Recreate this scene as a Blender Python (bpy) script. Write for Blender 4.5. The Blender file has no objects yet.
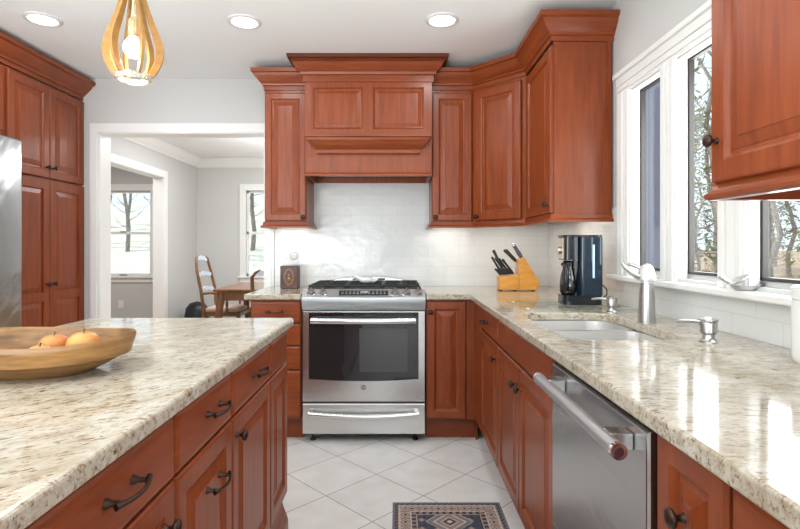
import bpy, bmesh, math, random
from mathutils import Vector, Matrix
random.seed(7)
PI = math.pi
C = bpy.context.scene.collection
S = bpy.context.scene

# ------------------------------------------------------------------ camera, sky, light, exposure
H = 1.20
cam_d = bpy.data.cameras.new('camera'); cam = bpy.data.objects.new('camera', cam_d); C.objects.link(cam)
cam.location = (0, 0, H); cam.rotation_euler = (PI/2, 0, 0)
cam_d.sensor_width = 36; cam_d.lens = 515/800*36
cam_d.shift_x = 3/800; cam_d.shift_y = (247-264.5)/800
cam_d.clip_start = 0.02; cam_d.clip_end = 300
S.camera = cam
S.view_settings.view_transform = 'Standard'; S.view_settings.look = 'None'
S.view_settings.gamma = 1.0; S.view_settings.use_curve_mapping = False
S.view_settings.exposure = 0.0

w = bpy.data.worlds.new('sky'); S.world = w; w.use_nodes = True
bg = w.node_tree.nodes['Background']
bg.inputs[0].default_value = (0.80, 0.90, 1.0, 1); bg.inputs[1].default_value = 1.5

def light(name, kind, loc, energy, rot=(0,0,0), size=1, size_y=None, color=(1,1,1), spot=None, shape=None):
    d = bpy.data.lights.new(name, kind); d.energy = energy; d.color = color
    if kind == 'AREA':
        d.size = size
        if size_y: d.shape = 'RECTANGLE'; d.size_y = size_y
        if shape: d.shape = shape
    if kind == 'SUN': d.angle = 0.02
    if kind == 'POINT': d.shadow_soft_size = size
    o = bpy.data.objects.new(name, d); o.location = loc; o.rotation_euler = rot; C.objects.link(o)
    return o
sun = light('sun', 'SUN', (-8, 2, 9), 4.0, color=(1, .93, .82))
sun.rotation_euler = Vector((1, -0.12, -0.75)).to_track_quat('-Z', 'Y').to_euler()
# daylight coming in through the patio window behind the camera and the dining windows
light('daylight_rear_window', 'AREA', (-0.9, -2.85, 1.35), 14, (PI/2, 0, 0), 3.2, 1.9, (.93, .98, 1))
# unseen fill aimed up, added to brighten the ceiling
fl = light('ceiling_fill', 'AREA', (-1.35, -.25, 1.10), 122, (0, 0, 0), 2.0, 1.6, (.93, .98, 1))
fl.rotation_euler = Vector((-.05, .35, 1)).to_track_quat('-Z', 'Y').to_euler()
light('daylight_kitchen_window', 'AREA', (1.30, 1.75, 1.5), 26, (0, PI/2, 0), .8, 1.2, (.93, .97, 1))
# added fill behind the camera for the island's aisle side; no window there
lw = light('island_side_fill', 'AREA', (1.05, -1.0, 1.5), 26, (0, 0, 0), 1.1, 1.1, (.95, .98, 1))
lw.rotation_euler = Vector((-1, 1.15, -.25)).to_track_quat('-Z', 'Y').to_euler()
# ceiling lamps
DL = [(-1.925, 2.80), (-0.838, 2.83), (0.246, 2.81), (-1.9, 1.3), (0.25, 1.2), (-1.9, -.4), (-0.8, -.6), (0.25, -.5)]
for i, (x, y) in enumerate(DL):
    light('downlight_bulb', 'AREA', (x, y, 2.425), 4, (0, 0, 0), .14, None, (.96, .99, 1), shape='DISK')
light('dining_up_fill', 'AREA', (-.5, 5.4, 1.6), 60, (PI, 0, 0), 1.0, 1.0, (.97, .99, 1))  # unseen fill aimed up, added to lift the dining ceiling
light('dining_overhead_fill', 'AREA', (-1.6, 5.6, 2.42), 32, (0, 0, 0), 1.0, 1.0, (.97, .98, 1))  # overhead fill added for the dining room; no fixture hangs there
light('side_room_overhead_fill', 'AREA', (-3.9, 5.6, 2.42), 32, (0, 0, 0), 1.0, 1.0, (.97, .98, 1))  # another added fill, over the side room, without a fixture

# ------------------------------------------------------------------ materials
def newmat(name):
    m = bpy.data.materials.new(name); m.use_nodes = True
    return m, m.node_tree, m.node_tree.nodes['Principled BSDF']
def mat(name, col, rough=.5, metal=0, coat=0, emis=None, es=0, trans=0, ior=1.45):
    m, t, b = newmat(name)
    b.inputs['Base Color'].default_value = (*col, 1); b.inputs['Roughness'].default_value = rough
    b.inputs['Metallic'].default_value = metal; b.inputs['Coat Weight'].default_value = coat
    b.inputs['IOR'].default_value = ior
    b.inputs['Transmission Weight'].default_value = trans
    if emis: b.inputs['Emission Color'].default_value = (*emis, 1); b.inputs['Emission Strength'].default_value = es
    return m
def N(t, typ, **kw):
    n = t.nodes.new(typ)
    for k, v in kw.items():
        if k in n.inputs: n.inputs[k].default_value = v
        else: setattr(n, k, v)
    return n
def ramp(t, stops):
    r = t.nodes.new('ShaderNodeValToRGB'); e = r.color_ramp.elements
    while len(e) > 1: e.remove(e[-1])
    e[0].position = stops[0][0]; e[0].color = (*stops[0][1], 1)
    for p, c in stops[1:]:
        x = e.new(p); x.color = (*c, 1)
    return r
def coords(t, scale=(1,1,1), rot=(0,0,0), loc=(0,0,0), world=False):
    mp = t.nodes.new('ShaderNodeMapping')
    if world:
        g = t.nodes.new('ShaderNodeNewGeometry'); t.links.new(g.outputs['Position'], mp.inputs[0])
    else:
        c = t.nodes.new('ShaderNodeTexCoord'); t.links.new(c.outputs['Object'], mp.inputs[0])
    mp.inputs['Scale'].default_value = scale; mp.inputs['Rotation'].default_value = rot; mp.inputs['Location'].default_value = loc
    return mp
def wood(name, c1, c2, scale, rough=.34, coat=.05, big=3.0):
    m, t, b = newmat(name)
    mp = coords(t, scale); n = N(t, 'ShaderNodeTexNoise', Scale=big, Detail=5.0, Roughness=.6)
    t.links.new(mp.outputs[0], n.inputs['Vector'])
    r = ramp(t, [(.3, c1), (.7, c2)]); t.links.new(n.outputs['Fac'], r.inputs[0])
    t.links.new(r.outputs[0], b.inputs['Base Color'])
    b.inputs['Roughness'].default_value = rough; b.inputs['Coat Weight'].default_value = coat; b.inputs['Coat Roughness'].default_value = .15; b.inputs['Specular IOR Level'].default_value = .38
    return m
CH1, CH2 = (.180, .035, .0088), (.280, .061, .0155)
cherry = wood('cherry_upright', CH1, CH2, (14, 14, 1.2))
cherry_h = wood('cherry_lengthwise', CH1, CH2, (1.6, 1.6, 16))
cherry_in = mat('cabinet_inside_maple', (.55, .28, .11), .5)
def granite(rot=.2):
    m, t, b = newmat('granite')
    mp = coords(t, (1, 1, 1), world=True)
    def layer(scale, rot, sc, stops, det=3.0, ro=.6):
        q = coords(t, tuple(1/k for k in scale), (0, 0, rot), world=True); q.vector_type = 'TEXTURE'; n = N(t, 'ShaderNodeTexNoise', Scale=sc, Detail=det, Roughness=ro)
        t.links.new(q.outputs[0], n.inputs['Vector']); r = ramp(t, stops); t.links.new(n.outputs['Fac'], r.inputs[0]); return r
    base = layer((1, 1.8, 1.5), rot, 9.0, [(.30, (.37, .310, .225)), (.48, (.48, .43, .345)), (.70, (.58, .545, .475))], 6.0, .7)
    cur = base.outputs[0]
    for ly, f in ((layer((1, 2.8, 2), rot, 48.0, [(.33, (.34, .26, .19)), (.40, (.70, .62, .53)), (.46, (1, 1, 1))], 4.0, .62), .95),
                  (layer((1, 2.4, 2), rot, 26.0, [(.36, (.72, .66, .58)), (.50, (1, 1, 1))], 4.0, .7), .9),
                  (layer((1, 1.3, 1.2), rot, 95.0, [(.28, (.16, .15, .15)), (.345, (1, 1, 1))], 2.0, .5), .85)):
        mx = N(t, 'ShaderNodeMix', data_type='RGBA', blend_type='MULTIPLY'); mx.inputs[0].default_value = f
        t.links.new(cur, mx.inputs[6]); t.links.new(ly.outputs[0], mx.inputs[7]); cur = mx.outputs[2]
    t.links.new(cur, b.inputs['Base Color'])
    b.inputs['Roughness'].default_value = .09; b.inputs['Specular IOR Level'].default_value = .5
    return m
granite_m = granite(-.08); granite_i = granite(.75)
def tile_floor():
    m, t, b = newmat('floor_tile')
    mp = coords(t, (1, 1, 1), (0, 0, PI/4), world=True)
    s = .3322
    # a grid crossing sits at (-.1077, 2.719)
    v = Matrix.Rotation(PI/4, 3, 'Z') @ Vector((-.1077, 2.719, 0))
    mp.inputs['Location'].default_value = (-v.x, -v.y, 0)
    br = N(t, 'ShaderNodeTexBrick'); br.offset = 0; br.squash = 1
    br.inputs['Scale'].default_value = 1.0; br.inputs['Brick Width'].default_value = s; br.inputs['Row Height'].default_value = s
    br.inputs['Mortar Size'].default_value = .0022; br.inputs['Mortar Smooth'].default_value = .2
    br.inputs['Color1'].default_value = (.80, .80, .785, 1); br.inputs['Color2'].default_value = (.84, .84, .825, 1)
    br.inputs['Mortar'].default_value = (.27, .25, .22, 1)
    t.links.new(mp.outputs[0], br.inputs['Vector'])
    n = N(t, 'ShaderNodeTexNoise', Scale=9.0, Detail=4.0); mp2 = coords(t, world=True); t.links.new(mp2.outputs[0], n.inputs['Vector'])
    r = ramp(t, [(.3, (.9, .89, .87)), (.7, (1, 1, 1))]); t.links.new(n.outputs['Fac'], r.inputs[0])
    mx = N(t, 'ShaderNodeMix', data_type='RGBA', blend_type='MULTIPLY'); mx.inputs[0].default_value = 1
    t.links.new(br.outputs['Color'], mx.inputs[6]); t.links.new(r.outputs[0], mx.inputs[7]); t.links.new(mx.outputs[2], b.inputs['Base Color'])
    b.inputs['Roughness'].default_value = .38
    return m
def splash(name, along):
    m, t, b = newmat(name)
    rot = (PI/2, 0, 0) if along == 'x' else (PI/2, 0, PI/2)
    g = t.nodes.new('ShaderNodeNewGeometry'); sp = t.nodes.new('ShaderNodeSeparateXYZ'); cb = t.nodes.new('ShaderNodeCombineXYZ')
    t.links.new(g.outputs['Position'], sp.inputs[0])
    t.links.new(sp.outputs['X' if along == 'x' else 'Y'], cb.inputs[0]); t.links.new(sp.outputs['Z'], cb.inputs[1])
    br = N(t, 'ShaderNodeTexBrick'); br.offset = .5
    br.inputs['Scale'].default_value = 1.0; br.inputs['Brick Width'].default_value = .228; br.inputs['Row Height'].default_value = .0755
    br.inputs['Mortar Size'].default_value = .0016; br.inputs['Mortar Smooth'].default_value = .3
    br.inputs['Color1'].default_value = (.70, .71, .70, 1); br.inputs['Color2'].default_value = (.73, .735, .72, 1)
    br.inputs['Mortar'].default_value = (.62, .62, .60, 1)
    t.links.new(cb.outputs[0], br.inputs['Vector']); t.links.new(br.outputs['Color'], b.inputs['Base Color'])
    n = N(t, 'ShaderNodeTexNoise', Scale=14.0, Detail=1.0); t.links.new(g.outputs['Position'], n.inputs['Vector'])
    bp = N(t, 'ShaderNodeBump', Strength=.25, Distance=.01); t.links.new(n.outputs['Fac'], bp.inputs['Height'])
    t.links.new(bp.outputs[0], b.inputs['Normal']); b.inputs['Roughness'].default_value = .16
    return m
def steel(name, col=(.60, .60, .59), rough=.28, sc=(300, 300, 2), bump=.0):
    m, t, b = newmat(name)
    b.inputs['Base Color'].default_value = (*col, 1); b.inputs['Metallic'].default_value = 1
    mp = coords(t, sc); n = N(t, 'ShaderNodeTexNoise', Scale=1.0, Detail=2.0); t.links.new(mp.outputs[0], n.inputs['Vector'])
    mr = N(t, 'ShaderNodeMapRange'); mr.inputs[3].default_value = rough-.015; mr.inputs[4].default_value = rough+.025
    t.links.new(n.outputs['Fac'], mr.inputs[0]); t.links.new(mr.outputs[0], b.inputs['Roughness'])
    if bump:
        mp2 = coords(t, (1.5, 1.5, 1.5)); n2 = N(t, 'ShaderNodeTexNoise', Scale=2.2, Detail=2.0, Distortion=1.0); t.links.new(mp2.outputs[0], n2.inputs['Vector'])
        bp = N(t, 'ShaderNodeBump', Strength=1.0, Distance=bump); t.links.new(n2.outputs['Fac'], bp.inputs['Height']); t.links.new(bp.outputs[0], b.inputs['Normal'])
    return m
def lilac_streaks():
    m, t, b = newmat('lilac_grey_streaks')
    wv = N(t, 'ShaderNodeTexWave', Scale=3.2, Distortion=.0); wv.wave_profile = 'SAW'
    g = coords(t, world=True); t.links.new(g.outputs[0], wv.inputs['Vector'])
    r = ramp(t, [(.0, (.10, .11, .16)), (.12, (.23, .24, .33)), (1, (.27, .28, .38))]); t.links.new(wv.outputs['Fac'], r.inputs[0])
    t.links.new(r.outputs[0], b.inputs['Base Color']); b.inputs['Roughness'].default_value = .7
    return m
wall_m = mat('wall_paint_warm_white', (.60, .597, .583), .6)
ceil_m = mat('ceiling_paint', (.88, .90, .90), .7)
trim_m = mat('white_gloss_trim', (.84, .84, .82), .3)
floor_m = tile_floor()
splash_x = splash('glossy_white_tile_back', 'x'); splash_y = splash('glossy_white_tile_side', 'y')
oak_m = wood('dining_oak_floor', (.30, .16, .07), (.42, .25, .12), (10, 1, 1), .35)
steel_v = steel('brushed_steel', (.63, .63, .62), .26, (3, 3, 300))
steel_h = steel('brushed_steel_level', (.66, .66, .65), .24, (2, 2, 300), .0012)
steel_f = steel('fridge_steel', (.50, .51, .52), .2, (3, 3, 200), .012)
steel_dw = steel('dishwasher_steel', (.48, .48, .49), .26, (3, 3, 200), .003)
sink_steel = steel('sink_steel', (.78, .77, .75), .38, (4, 4, 60))
nickel = mat('brushed_nickel', (.46, .455, .44), .28, 1)
chrome = mat('polished_chrome', (.8, .8, .8), .12, 1)
bronze = mat('oil_rubbed_bronze', (.055, .03, .022), .38, .7)
bronze2 = mat('dark_bronze_window_frame', (.055, .045, .04), .45)
black = mat('black_plastic', (.012, .012, .013), .25)
blackm = mat('cast_iron', (.02, .02, .021), .55)
dark_glass = mat('dark_oven_glass', (.018, .018, .02), .05, 0, .5)
white_pl = mat('white_plastic', (.80, .80, .79), .35)
def glass_thin(name, col=(1, 1, 1), refl=.08):
    m = bpy.data.materials.new(name); m.use_nodes = True; t = m.node_tree; t.nodes.clear()
    o = t.nodes.new('ShaderNodeOutputMaterial'); mx = t.nodes.new('ShaderNodeMixShader'); tr = t.nodes.new('ShaderNodeBsdfTransparent'); gl = t.nodes.new('ShaderNodeBsdfGlossy')
    tr.inputs[0].default_value = (*col, 1); gl.inputs['Roughness'].default_value = .02; mx.inputs[0].default_value = refl
    t.links.new(tr.outputs[0], mx.inputs[1]); t.links.new(gl.outputs[0], mx.inputs[2]); t.links.new(mx.outputs[0], o.inputs[0])
    return m
pane_m = glass_thin('window_pane_glass', (.95, .97, .97), .06)
clear_m = glass_thin('clear_glass', (.93, .95, .95), .16)
mat_glass = glass_thin('greenish_board_glass', (.95, .98, .965), .12)

# ------------------------------------------------------------------ mesh helpers
class MB:
    def __init__(s, M=None): s.bm = bmesh.new(); s.M = M or Matrix()
    def v(s, p): return s.bm.verts.new(s.M @ Vector(p))
    def box(s, a, b):
        x0, y0, z0 = a; x1, y1, z1 = b
        p = [s.v(q) for q in ((x0,y0,z0),(x1,y0,z0),(x1,y1,z0),(x0,y1,z0),(x0,y0,z1),(x1,y0,z1),(x1,y1,z1),(x0,y1,z1))]
        for f in ((0,3,2,1),(4,5,6,7),(0,1,5,4),(1,2,6,5),(2,3,7,6),(3,0,4,7)): s.bm.faces.new([p[i] for i in f])
        return s
    def loops(s, loops, cap0=True, cap1=True, closed=True):
        vs = [[s.v(p) for p in l] for l in loops]; n = len(vs[0])
        for a, b in zip(vs, vs[1:]):
            for i in range(n if closed else n-1):
                j = (i+1) % n
                s.bm.faces.new([a[i], a[j], b[j], b[i]])
        if cap0: s.bm.faces.new(vs[0][::-1])
        if cap1: s.bm.faces.new(vs[-1])
        return s
    def lathe(s, prof, c=(0,0,0), axis='z', n=24, cap0=True, cap1=True, ex=1, ey=1):
        L = []
        for r, h in prof:
            r = max(r, 1e-4); l = []
            for i in range(n):
                a = 2*PI*i/n; x, y = r*math.cos(a)*ex, r*math.sin(a)*ey
                q = {'z': (x, y, h), 'x': (h, x, y), 'y': (y, h, x), '-x': (-h, y, x), '-y': (x, -h, y)}[axis]
                l.append((c[0]+q[0], c[1]+q[1], c[2]+q[2]))
            L.append(l)
        return s.loops(L, cap0, cap1)
    def tube(s, pts, r, n=10, ry=None):
        pts = [Vector(p) for p in pts]; rs = r if isinstance(r, (list, tuple)) else [r]*len(pts); L = []
        up = Vector((0, 0, 1)); pn = None
        for i, p in enumerate(pts):
            d = (pts[min(i+1, len(pts)-1)] - pts[max(i-1, 0)]).normalized()
            if pn is None:
                a = d.cross(up)
                if a.length < .05: a = d.cross(Vector((0, 1, 0)))
                pn = a.normalized()
            pn = (pn - d*pn.dot(d)).normalized(); bnm = d.cross(pn)
            rr = rs[i]; r2 = ry if ry else rr
            L.append([p + pn*math.cos(2*PI*k/n)*rr + bnm*math.sin(2*PI*k/n)*r2 for k in range(n)])
        return s.loops(L)
    def prism(s, pts, axis, a, b):
        f = {'x': lambda p, t: (t, p[0], p[1]), 'y': lambda p, t: (p[0], t, p[1]), 'z': lambda p, t: (p[0], p[1], t)}[axis]
        return s.loops([[f(p, a) for p in pts], [f(p, b) for p in pts]])
    def sweep(s, path, prof, close_ends=True):
        """path: 2-D points in plan; prof: (out, height) pairs, out to the right of the path direction"""
        P = [Vector(p) for p in path]; L = []
        for i, p in enumerate(P):
            d0 = (P[i]-P[i-1]).normalized() if i > 0 else None
            d1 = (P[i+1]-P[i]).normalized() if i < len(P)-1 else None
            if d0 is None: m = Vector((d1.y, -d1.x))
            elif d1 is None: m = Vector((d0.y, -d0.x))
            else:
                n0, n1 = Vector((d0.y, -d0.x)), Vector((d1.y, -d1.x)); m = (n0+n1); m = m/ (m.dot(n0))
            L.append([(p.x+m.x*o, p.y+m.y*o, h) for o, h in prof])
        return s.loops(L, close_ends, close_ends)
    def build(s, name, m, parent=None, bevel=0, seg=2, smooth=None, sub=0):
        bm = s.bm; bmesh.ops.recalc_face_normals(bm, faces=bm.faces)
        me = bpy.data.meshes.new(name)
        o = bpy.data.objects.new(name, me)
        base = Vector((0, 0, 0))
        if parent is None:
            xs = [v.co for v in bm.verts]
            lo = Vector([min(c[k] for c in xs) for k in range(3)]); hi = Vector([max(c[k] for c in xs) for k in range(3)])
            base = Vector(((lo.x+hi.x)/2, (lo.y+hi.y)/2, lo.z))
        else:
            q = parent
            while q is not None: base += q.location; q = q.parent
        bmesh.ops.translate(bm, verts=bm.verts, vec=-base)
        bm.to_mesh(me); bm.free()
        if parent is None: o.location = base
        else: o.parent = parent
        C.objects.link(o)
        for mm in (m if isinstance(m, list) else [m]): me.materials.append(mm)
        if smooth is None: smooth = False
        if smooth:
            for p in me.polygons: p.use_smooth = True
            if sub == 0:
                es = o.modifiers.new('edge', 'EDGE_SPLIT'); es.split_angle = math.radians(smooth if smooth is not True else 40)
        if bevel:
            bv = o.modifiers.new('bevel', 'BEVEL'); bv.width = bevel; bv.segments = seg; bv.limit_method = 'ANGLE'; bv.angle_limit = math.radians(35)
            bv.harden_normals = False
        if sub:
            sb = o.modifiers.new('sub', 'SUBSURF'); sb.levels = sub; sb.render_levels = sub
        return o
def tag(o, label, cat, group=None, kind=None):
    if label: o['label'] = label
    if cat: o['category'] = cat
    if group: o['group'] = group
    if kind: o['kind'] = kind
    return o
def thing(name, loc, label, cat, group=None):
    o = bpy.data.objects.new(name, None); C.objects.link(o); o.location = loc; o.empty_display_size = .1
    return tag(o, label, cat, group)
def struct(o, label=None, cat=None):
    o['kind'] = 'structure'
    if label: o['label'] = label
    if cat: o['category'] = cat
    return o
def dup(o, parent=None):
    c = o.copy(); C.objects.link(c)
    if parent is not None: c.parent = parent
    for ch in list(o.children): dup(ch, c)
    return c
def B(name, a, b, m, parent=None, bevel=0): return MB().box(a, b).build(name, m, parent, bevel)
def basis(o, u, n):
    """local (u, n, up) -> world; first axis along the front, second axis out of it"""
    u = Vector(u); n = Vector(n); k = Vector((0, 0, 1)); M = Matrix.Identity(4)
    for r in range(3): M[r][0] = u[r]; M[r][1] = n[r]; M[r][2] = k[r]; M[r][3] = Vector(o)[r]
    return M
def rect(u0, u1, v0, v1, d, i): return [(u0+i, d, v0+i), (u1-i, d, v0+i), (u1-i, d, v1-i), (u0+i, d, v1-i)]
def raised(M, u0, u1, v0, v1, th=.02, fr=.055, d0=0):
    mb = MB(M)
    P = [(0, 0), (0, th-.005), (.003, th-.001), (.007, th), (fr-.010, th), (fr-.005, th-.003), (fr, th-.010), (fr+.007, th-.011), (fr+.012, th-.009), (fr+.036, th-.003), (fr+.038, th-.001)]
    lim = min(u1-u0, v1-v0)/2 - .006
    P = [(i, d) for i, d in P if i < lim]
    return mb.loops([rect(u0, u1, v0, v1, d0+d, i) for i, d in P])
def slab(M, u0, u1, v0, v1, th=.02):
    return MB(M).loops([rect(u0, u1, v0, v1, d, i) for i, d in [(0, 0), (0, th-.007), (.003, th-.003), (.008, th-.001), (.012, th)]])
def knob(M, u, v, parent, th=.02, name='knob'):
    mb = MB(M @ Matrix.Translation((u, th, v)))
    mb.lathe([(.009, 0), (.008, .003), (.0055, .006), (.005, .012), (.008, .016), (.0155, .020), (.0165, .024), (.013, .029), (.004, .0315)], axis='y', n=16)
    return mb.build(name, bronze, parent, smooth=50)
def pull(M, u, v, parent, th=.02, L=.106):
    mb = MB(M @ Matrix.Translation((u, th, v))); h = L/2
    for s in (-1, 1):
        mb.lathe([(.0085, 0), (.008, .003), (.0045, .010), (.0045, .022)], c=(s*(h-.012), 0, 0), axis='y', n=12)
    pts = []; rs = []
    for k in range(15):
        q = k/14*2-1
        pts.append((q*h, .022+.014*(1-q*q), 0)); rs.append(.0040+.0018*(abs(q)**4))
    mb.tube(pts, rs, 10)
    return mb.build('pull', bronze, parent, smooth=60)
def cab_body(M, u0, u1, v0, v1, depth, parent, m=cherry, name='body'):
    return MB(M).box((u0, -depth, v0), (u1, -.0005, v1)).build(name, m, parent, .0015)

# ------------------------------------------------------------------ room shell
XW, YW, CZ = 1.12, 3.80, 2.44       # right wall, back wall, ceiling
RX0, RY0 = -2.95, -2.7              # left wall, wall behind the camera
YD = 7.30; XD = -2.835              # dining far wall and dining left wall
struct(B('floor', (RX0-.1, RY0-.1, -.1), (XW+.15, YW+.12, 0), floor_m), 'pale grey-white square floor tiles laid on the diagonal', 'floor')
struct(B('floor', (-5.6, YW+.12, -.1), (XW+.15, YD+.1, 0), oak_m), 'oak floor of the dining room beyond the opening', 'floor')
struct(B('ceiling', (RX0-.1, RY0-.1, CZ), (XW+.15, YW+.12, CZ+.12), ceil_m), 'plain white kitchen ceiling', 'ceiling')
struct(B('ceiling', (-5.6, YW+.12, CZ), (XW+.15, YD+.1, CZ+.12), ceil_m), 'white dining room ceiling', 'ceiling')
struct(B('wall_left', (RX0-.1, RY0, 0), (RX0, YW, CZ), wall_m))
# back wall with the cased opening to the dining room
OX0, OX1, OZ = -2.19, -0.974, 2.04
mb = MB(); mb.box((RX0, YW, 0), (OX0, YW+.12, CZ)); mb.box((OX1, YW, 0), (XW+.15, YW+.12, CZ)); mb.box((OX0, YW, OZ), (OX1, YW+.12, CZ))
struct(mb.build('wall_back', wall_m), 'warm white wall behind the stove with a wide opening to the dining room', 'wall')
mb = MB()
cas = [(0, 0), (.0, .016), (.012, .02), (.05, .016), (.066, .018), (.072, .012), (.072, 0)]
def casing_rect(mb, x0, x1, z1, y, z0=0.0, w=.072, t=.02, sgn=-1):
    for a, b, e in ((x0-w, x0, 1), (x1, x1+w, -1)):
        mb.box((a, y, z0), (b, y+sgn*t*.7, z1))
        mb.box((a+.012, y+sgn*t*.7, z0), (b-.018, y+sgn*t, z1+.0))
    mb.box((x0-w, y, z1+.0005), (x1+w, y+sgn*t*.7, z1+w)); mb.box((x0-w+.012, y+sgn*t*.7, z1+.0), (x1+w-.012, y+sgn*t, z1+w-.014))
casing_rect(mb, OX0, OX1, OZ, YW, w=.07)
mb.box((OX0-.001, YW-.01, 0), (OX0+.006, YW+.13, OZ)); mb.box((OX1-.006, YW-.01, 0), (OX1+.001, YW+.13, OZ)); mb.box((OX0, YW-.01, OZ-.006), (OX1, YW+.13, OZ+.001))
struct(mb.build('trim_1', trim_m), 'white casing around the opening to the dining room', 'trim')
# wall behind the camera with a patio window
mb = MB(); mb.box((RX0, RY0-.1, 0), (-2.6, RY0, CZ)); mb.box((.8, RY0-.1, 0), (XW+.15, RY0, CZ)); mb.box((-2.6, RY0-.1, 2.35), (.8, RY0, CZ)); mb.box((-2.6, RY0-.1, 0), (.8, RY0, .35))
struct(mb.build('wall_front', wall_m))
# right wall with three casements
WZ0, WZ1 = 1.075, 1.95
WIN = [(2.446, 2.16), (2.046, 1.776), (1.638, 1.36)]
mb = MB(); T = .06
mb.box((XW, RY0, 0), (XW+T, YW, WZ0)); mb.box((XW, RY0, WZ1), (XW+T, YW, CZ))
ys = [YW] + [q for p in WIN for q in p] + [RY0]
for a, b in zip(ys[0::2], ys[1::2]): mb.box((XW, b, WZ0), (XW+T, a, WZ1))
struct(mb.build('wall_right', wall_m), 'white wall on the right with three narrow casement windows', 'wall')
# casings of the right windows, one piece of trim
mb = MB(); X0 = XW
def strip_y(mb, ya, yb, za, zb, t=.02): mb.box((X0-t*.55, ya, za), (X0, yb, zb)); mb.box((X0-t, ya+.012, za), (X0, yb-.012, zb))
for a, b in ((2.446, 2.56), (2.046, 2.16), (1.638, 1.776), (1.24, 1.36)):
    mb.box((X0-.012, a, 1.062), (X0, b, WZ1+.005))
    mb.box((X0-.020, a+.014, 1.062), (X0, a+.04, WZ1+.005)); mb.box((X0-.024, b-.044, 1.062), (X0, b-.012, WZ1+.005))
    mb.box((X0-.017, a+.046, 1.062), (X0, b-.05, WZ1+.005))
mb.box((X0-.014, 1.24, WZ1+.002), (X0, 2.56, WZ1+.05)); mb.box((X0-.022, 1.22, WZ1+.018), (X0, 2.58, WZ1+.04))
mb.box((X0-.020, 1.22, WZ1+.05), (X0, 2.59, WZ1+.10)); mb.box((X0-.034, 1.21, WZ1+.088), (X0, 2.60, WZ1+.112))
mb.box((X0-.012, 2.56, 1.062), (X0, 2.60, WZ1+.06))
struct(mb.build('trim_2', trim_m, bevel=.003), 'white fluted casing around the three casement windows', 'trim')
struct(MB().prism([(XW-.045, 1.036), (XW-.05, 1.041), (XW-.05, 1.058), (XW-.045, 1.062), (XW+.045, 1.062), (XW+.045, 1.05), (XW, 1.05), (XW, 1.036)], 'y', 1.05, 2.64).build('trim_3', trim_m, bevel=.002), 'white window sill above the sink counter', 'sill')
for i, (ya, yb) in enumerate(WIN):
    n = f'window_{i+1}'
    r = bpy.data.objects.new(n, None); C.objects.link(r); r.location = (XW+.06, (ya+yb)/2, WZ0); r['kind'] = 'structure'
    r['label'] = ['narrow casement window nearest the corner cabinet', 'middle casement window above the sink', 'casement window nearest the camera, under the upper cabinet'][i]
    mb = MB()
    a, b = yb, ya
    # white jamb liner and dark frame
    for (p, q, m_, x0, x1, wd) in ((a, b, 0, XW, XW+.03, .006),):
        mb.box((x0-.004, b-wd, WZ0), (x1, b, WZ1)); mb.box((x0-.004, a, WZ0), (x1, a+wd, WZ1)); mb.box((x0-.004, a, WZ1-wd), (x1, b, WZ1)); mb.box((x0+.046, a, WZ0), (x1+.029, b, WZ0+.018))
    mb.build('jamb', trim_m, r)
    mb = MB(); x0, x1, wd = XW+.034, XW+.056, .012
    mb.box((x0, b-wd, WZ0+.018), (x1, b, WZ1)); mb.box((x0, a, WZ0+.018), (x1, a+wd, WZ1)); mb.box((x0, a, WZ1-wd), (x1, b, WZ1)); mb.box((x0, a, WZ0+.018), (x1, b, WZ0+.018+wd))
    mb.build('sash', bronze2, r, .002)
    B('glass', (XW+.044, a+.012, WZ0+.03), (XW+.047, b-.010, WZ1-.010), pane_m, r)
    if i == 0: MB().box((XW+.02, a+.012, 1.45), (XW+.03, a+.022, 1.50)).build('latch', bronze2, r)
# backsplash tiles
struct(B('trim_4', (-.90, YW-.008, .9125), (XW, YW-.0002, 1.70), splash_x), 'glossy white tile backsplash behind the stove', 'backsplash')
struct(B('trim_5', (XW-.008, 2.62, .9125), (XW-.0002, YW-.0085, 1.40), splash_y), 'white tile backsplash beside the coffee maker', 'backsplash')
struct(B('trim_6', (XW-.008, -.5, .9125), (XW-.0002, 2.6195, 1.0355), splash_y), 'low white tile backsplash under the windows', 'backsplash')
# dining room
mb = MB(); mb.box((XD-.12, YW+.12, 0), (XD, 4.5, CZ)); mb.box((XD-.12, 6.24, 0), (XD, YD, CZ)); mb.box((XD-.12, 4.5, 2.04), (XD, 6.24, CZ))
struct(mb.build('wall_left', wall_m), 'dining room side wall with a cased doorway', 'wall')
mb = MB()
for a, b in ((4.42, 4.5), (6.24, 6.33)): mb.box((XD, a, 0), (XD+.018, b, 2.125))
mb.box((XD, 4.42, 2.04), (XD+.02, 6.33, 2.125)); mb.box((XD-.121, 6.232, 0), (XD+.004, 6.241, 2.04)); mb.box((XD-.121, 4.5, 2.034), (XD+.004, 6.24, 2.041)); mb.box((XD-.121, 4.499, 0), (XD+.004, 4.508, 2.04))
struct(mb.build('trim_7', trim_m, bevel=.002), 'white casing of the dining room side doorway', 'trim')
DW_ = [(-4.30, -3.49), (-2.14, -1.33)]
mb = MB(); xs = [-5.6, -4.30, -3.49, -2.14, -1.33, XW+.15]
for a, b in zip(xs[0::2], xs[1::2]): mb.box((a, YD, .79), (b, YD+.12, 2.0))
mb.box((-5.6, YD, 0), (XW+.15, YD+.12, .79)); mb.box((-5.6, YD, 2.0), (XW+.15, YD+.12, CZ))
struct(mb.build('wall_back', wall_m), 'far outer wall of the dining room with sash windows', 'wall')
struct(B('wall_left', (-5.7, YW+.12, 0), (-5.6, YD, CZ), wall_m)); struct(B('wall_right', (XW+.05, YW+.12, 0), (XW+.15, YD, CZ), wall_m))
struct(B('wall_front', (-5.6, YW+.10, 0), (RX0-.1, YW+.12, CZ), wall_m))
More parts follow.
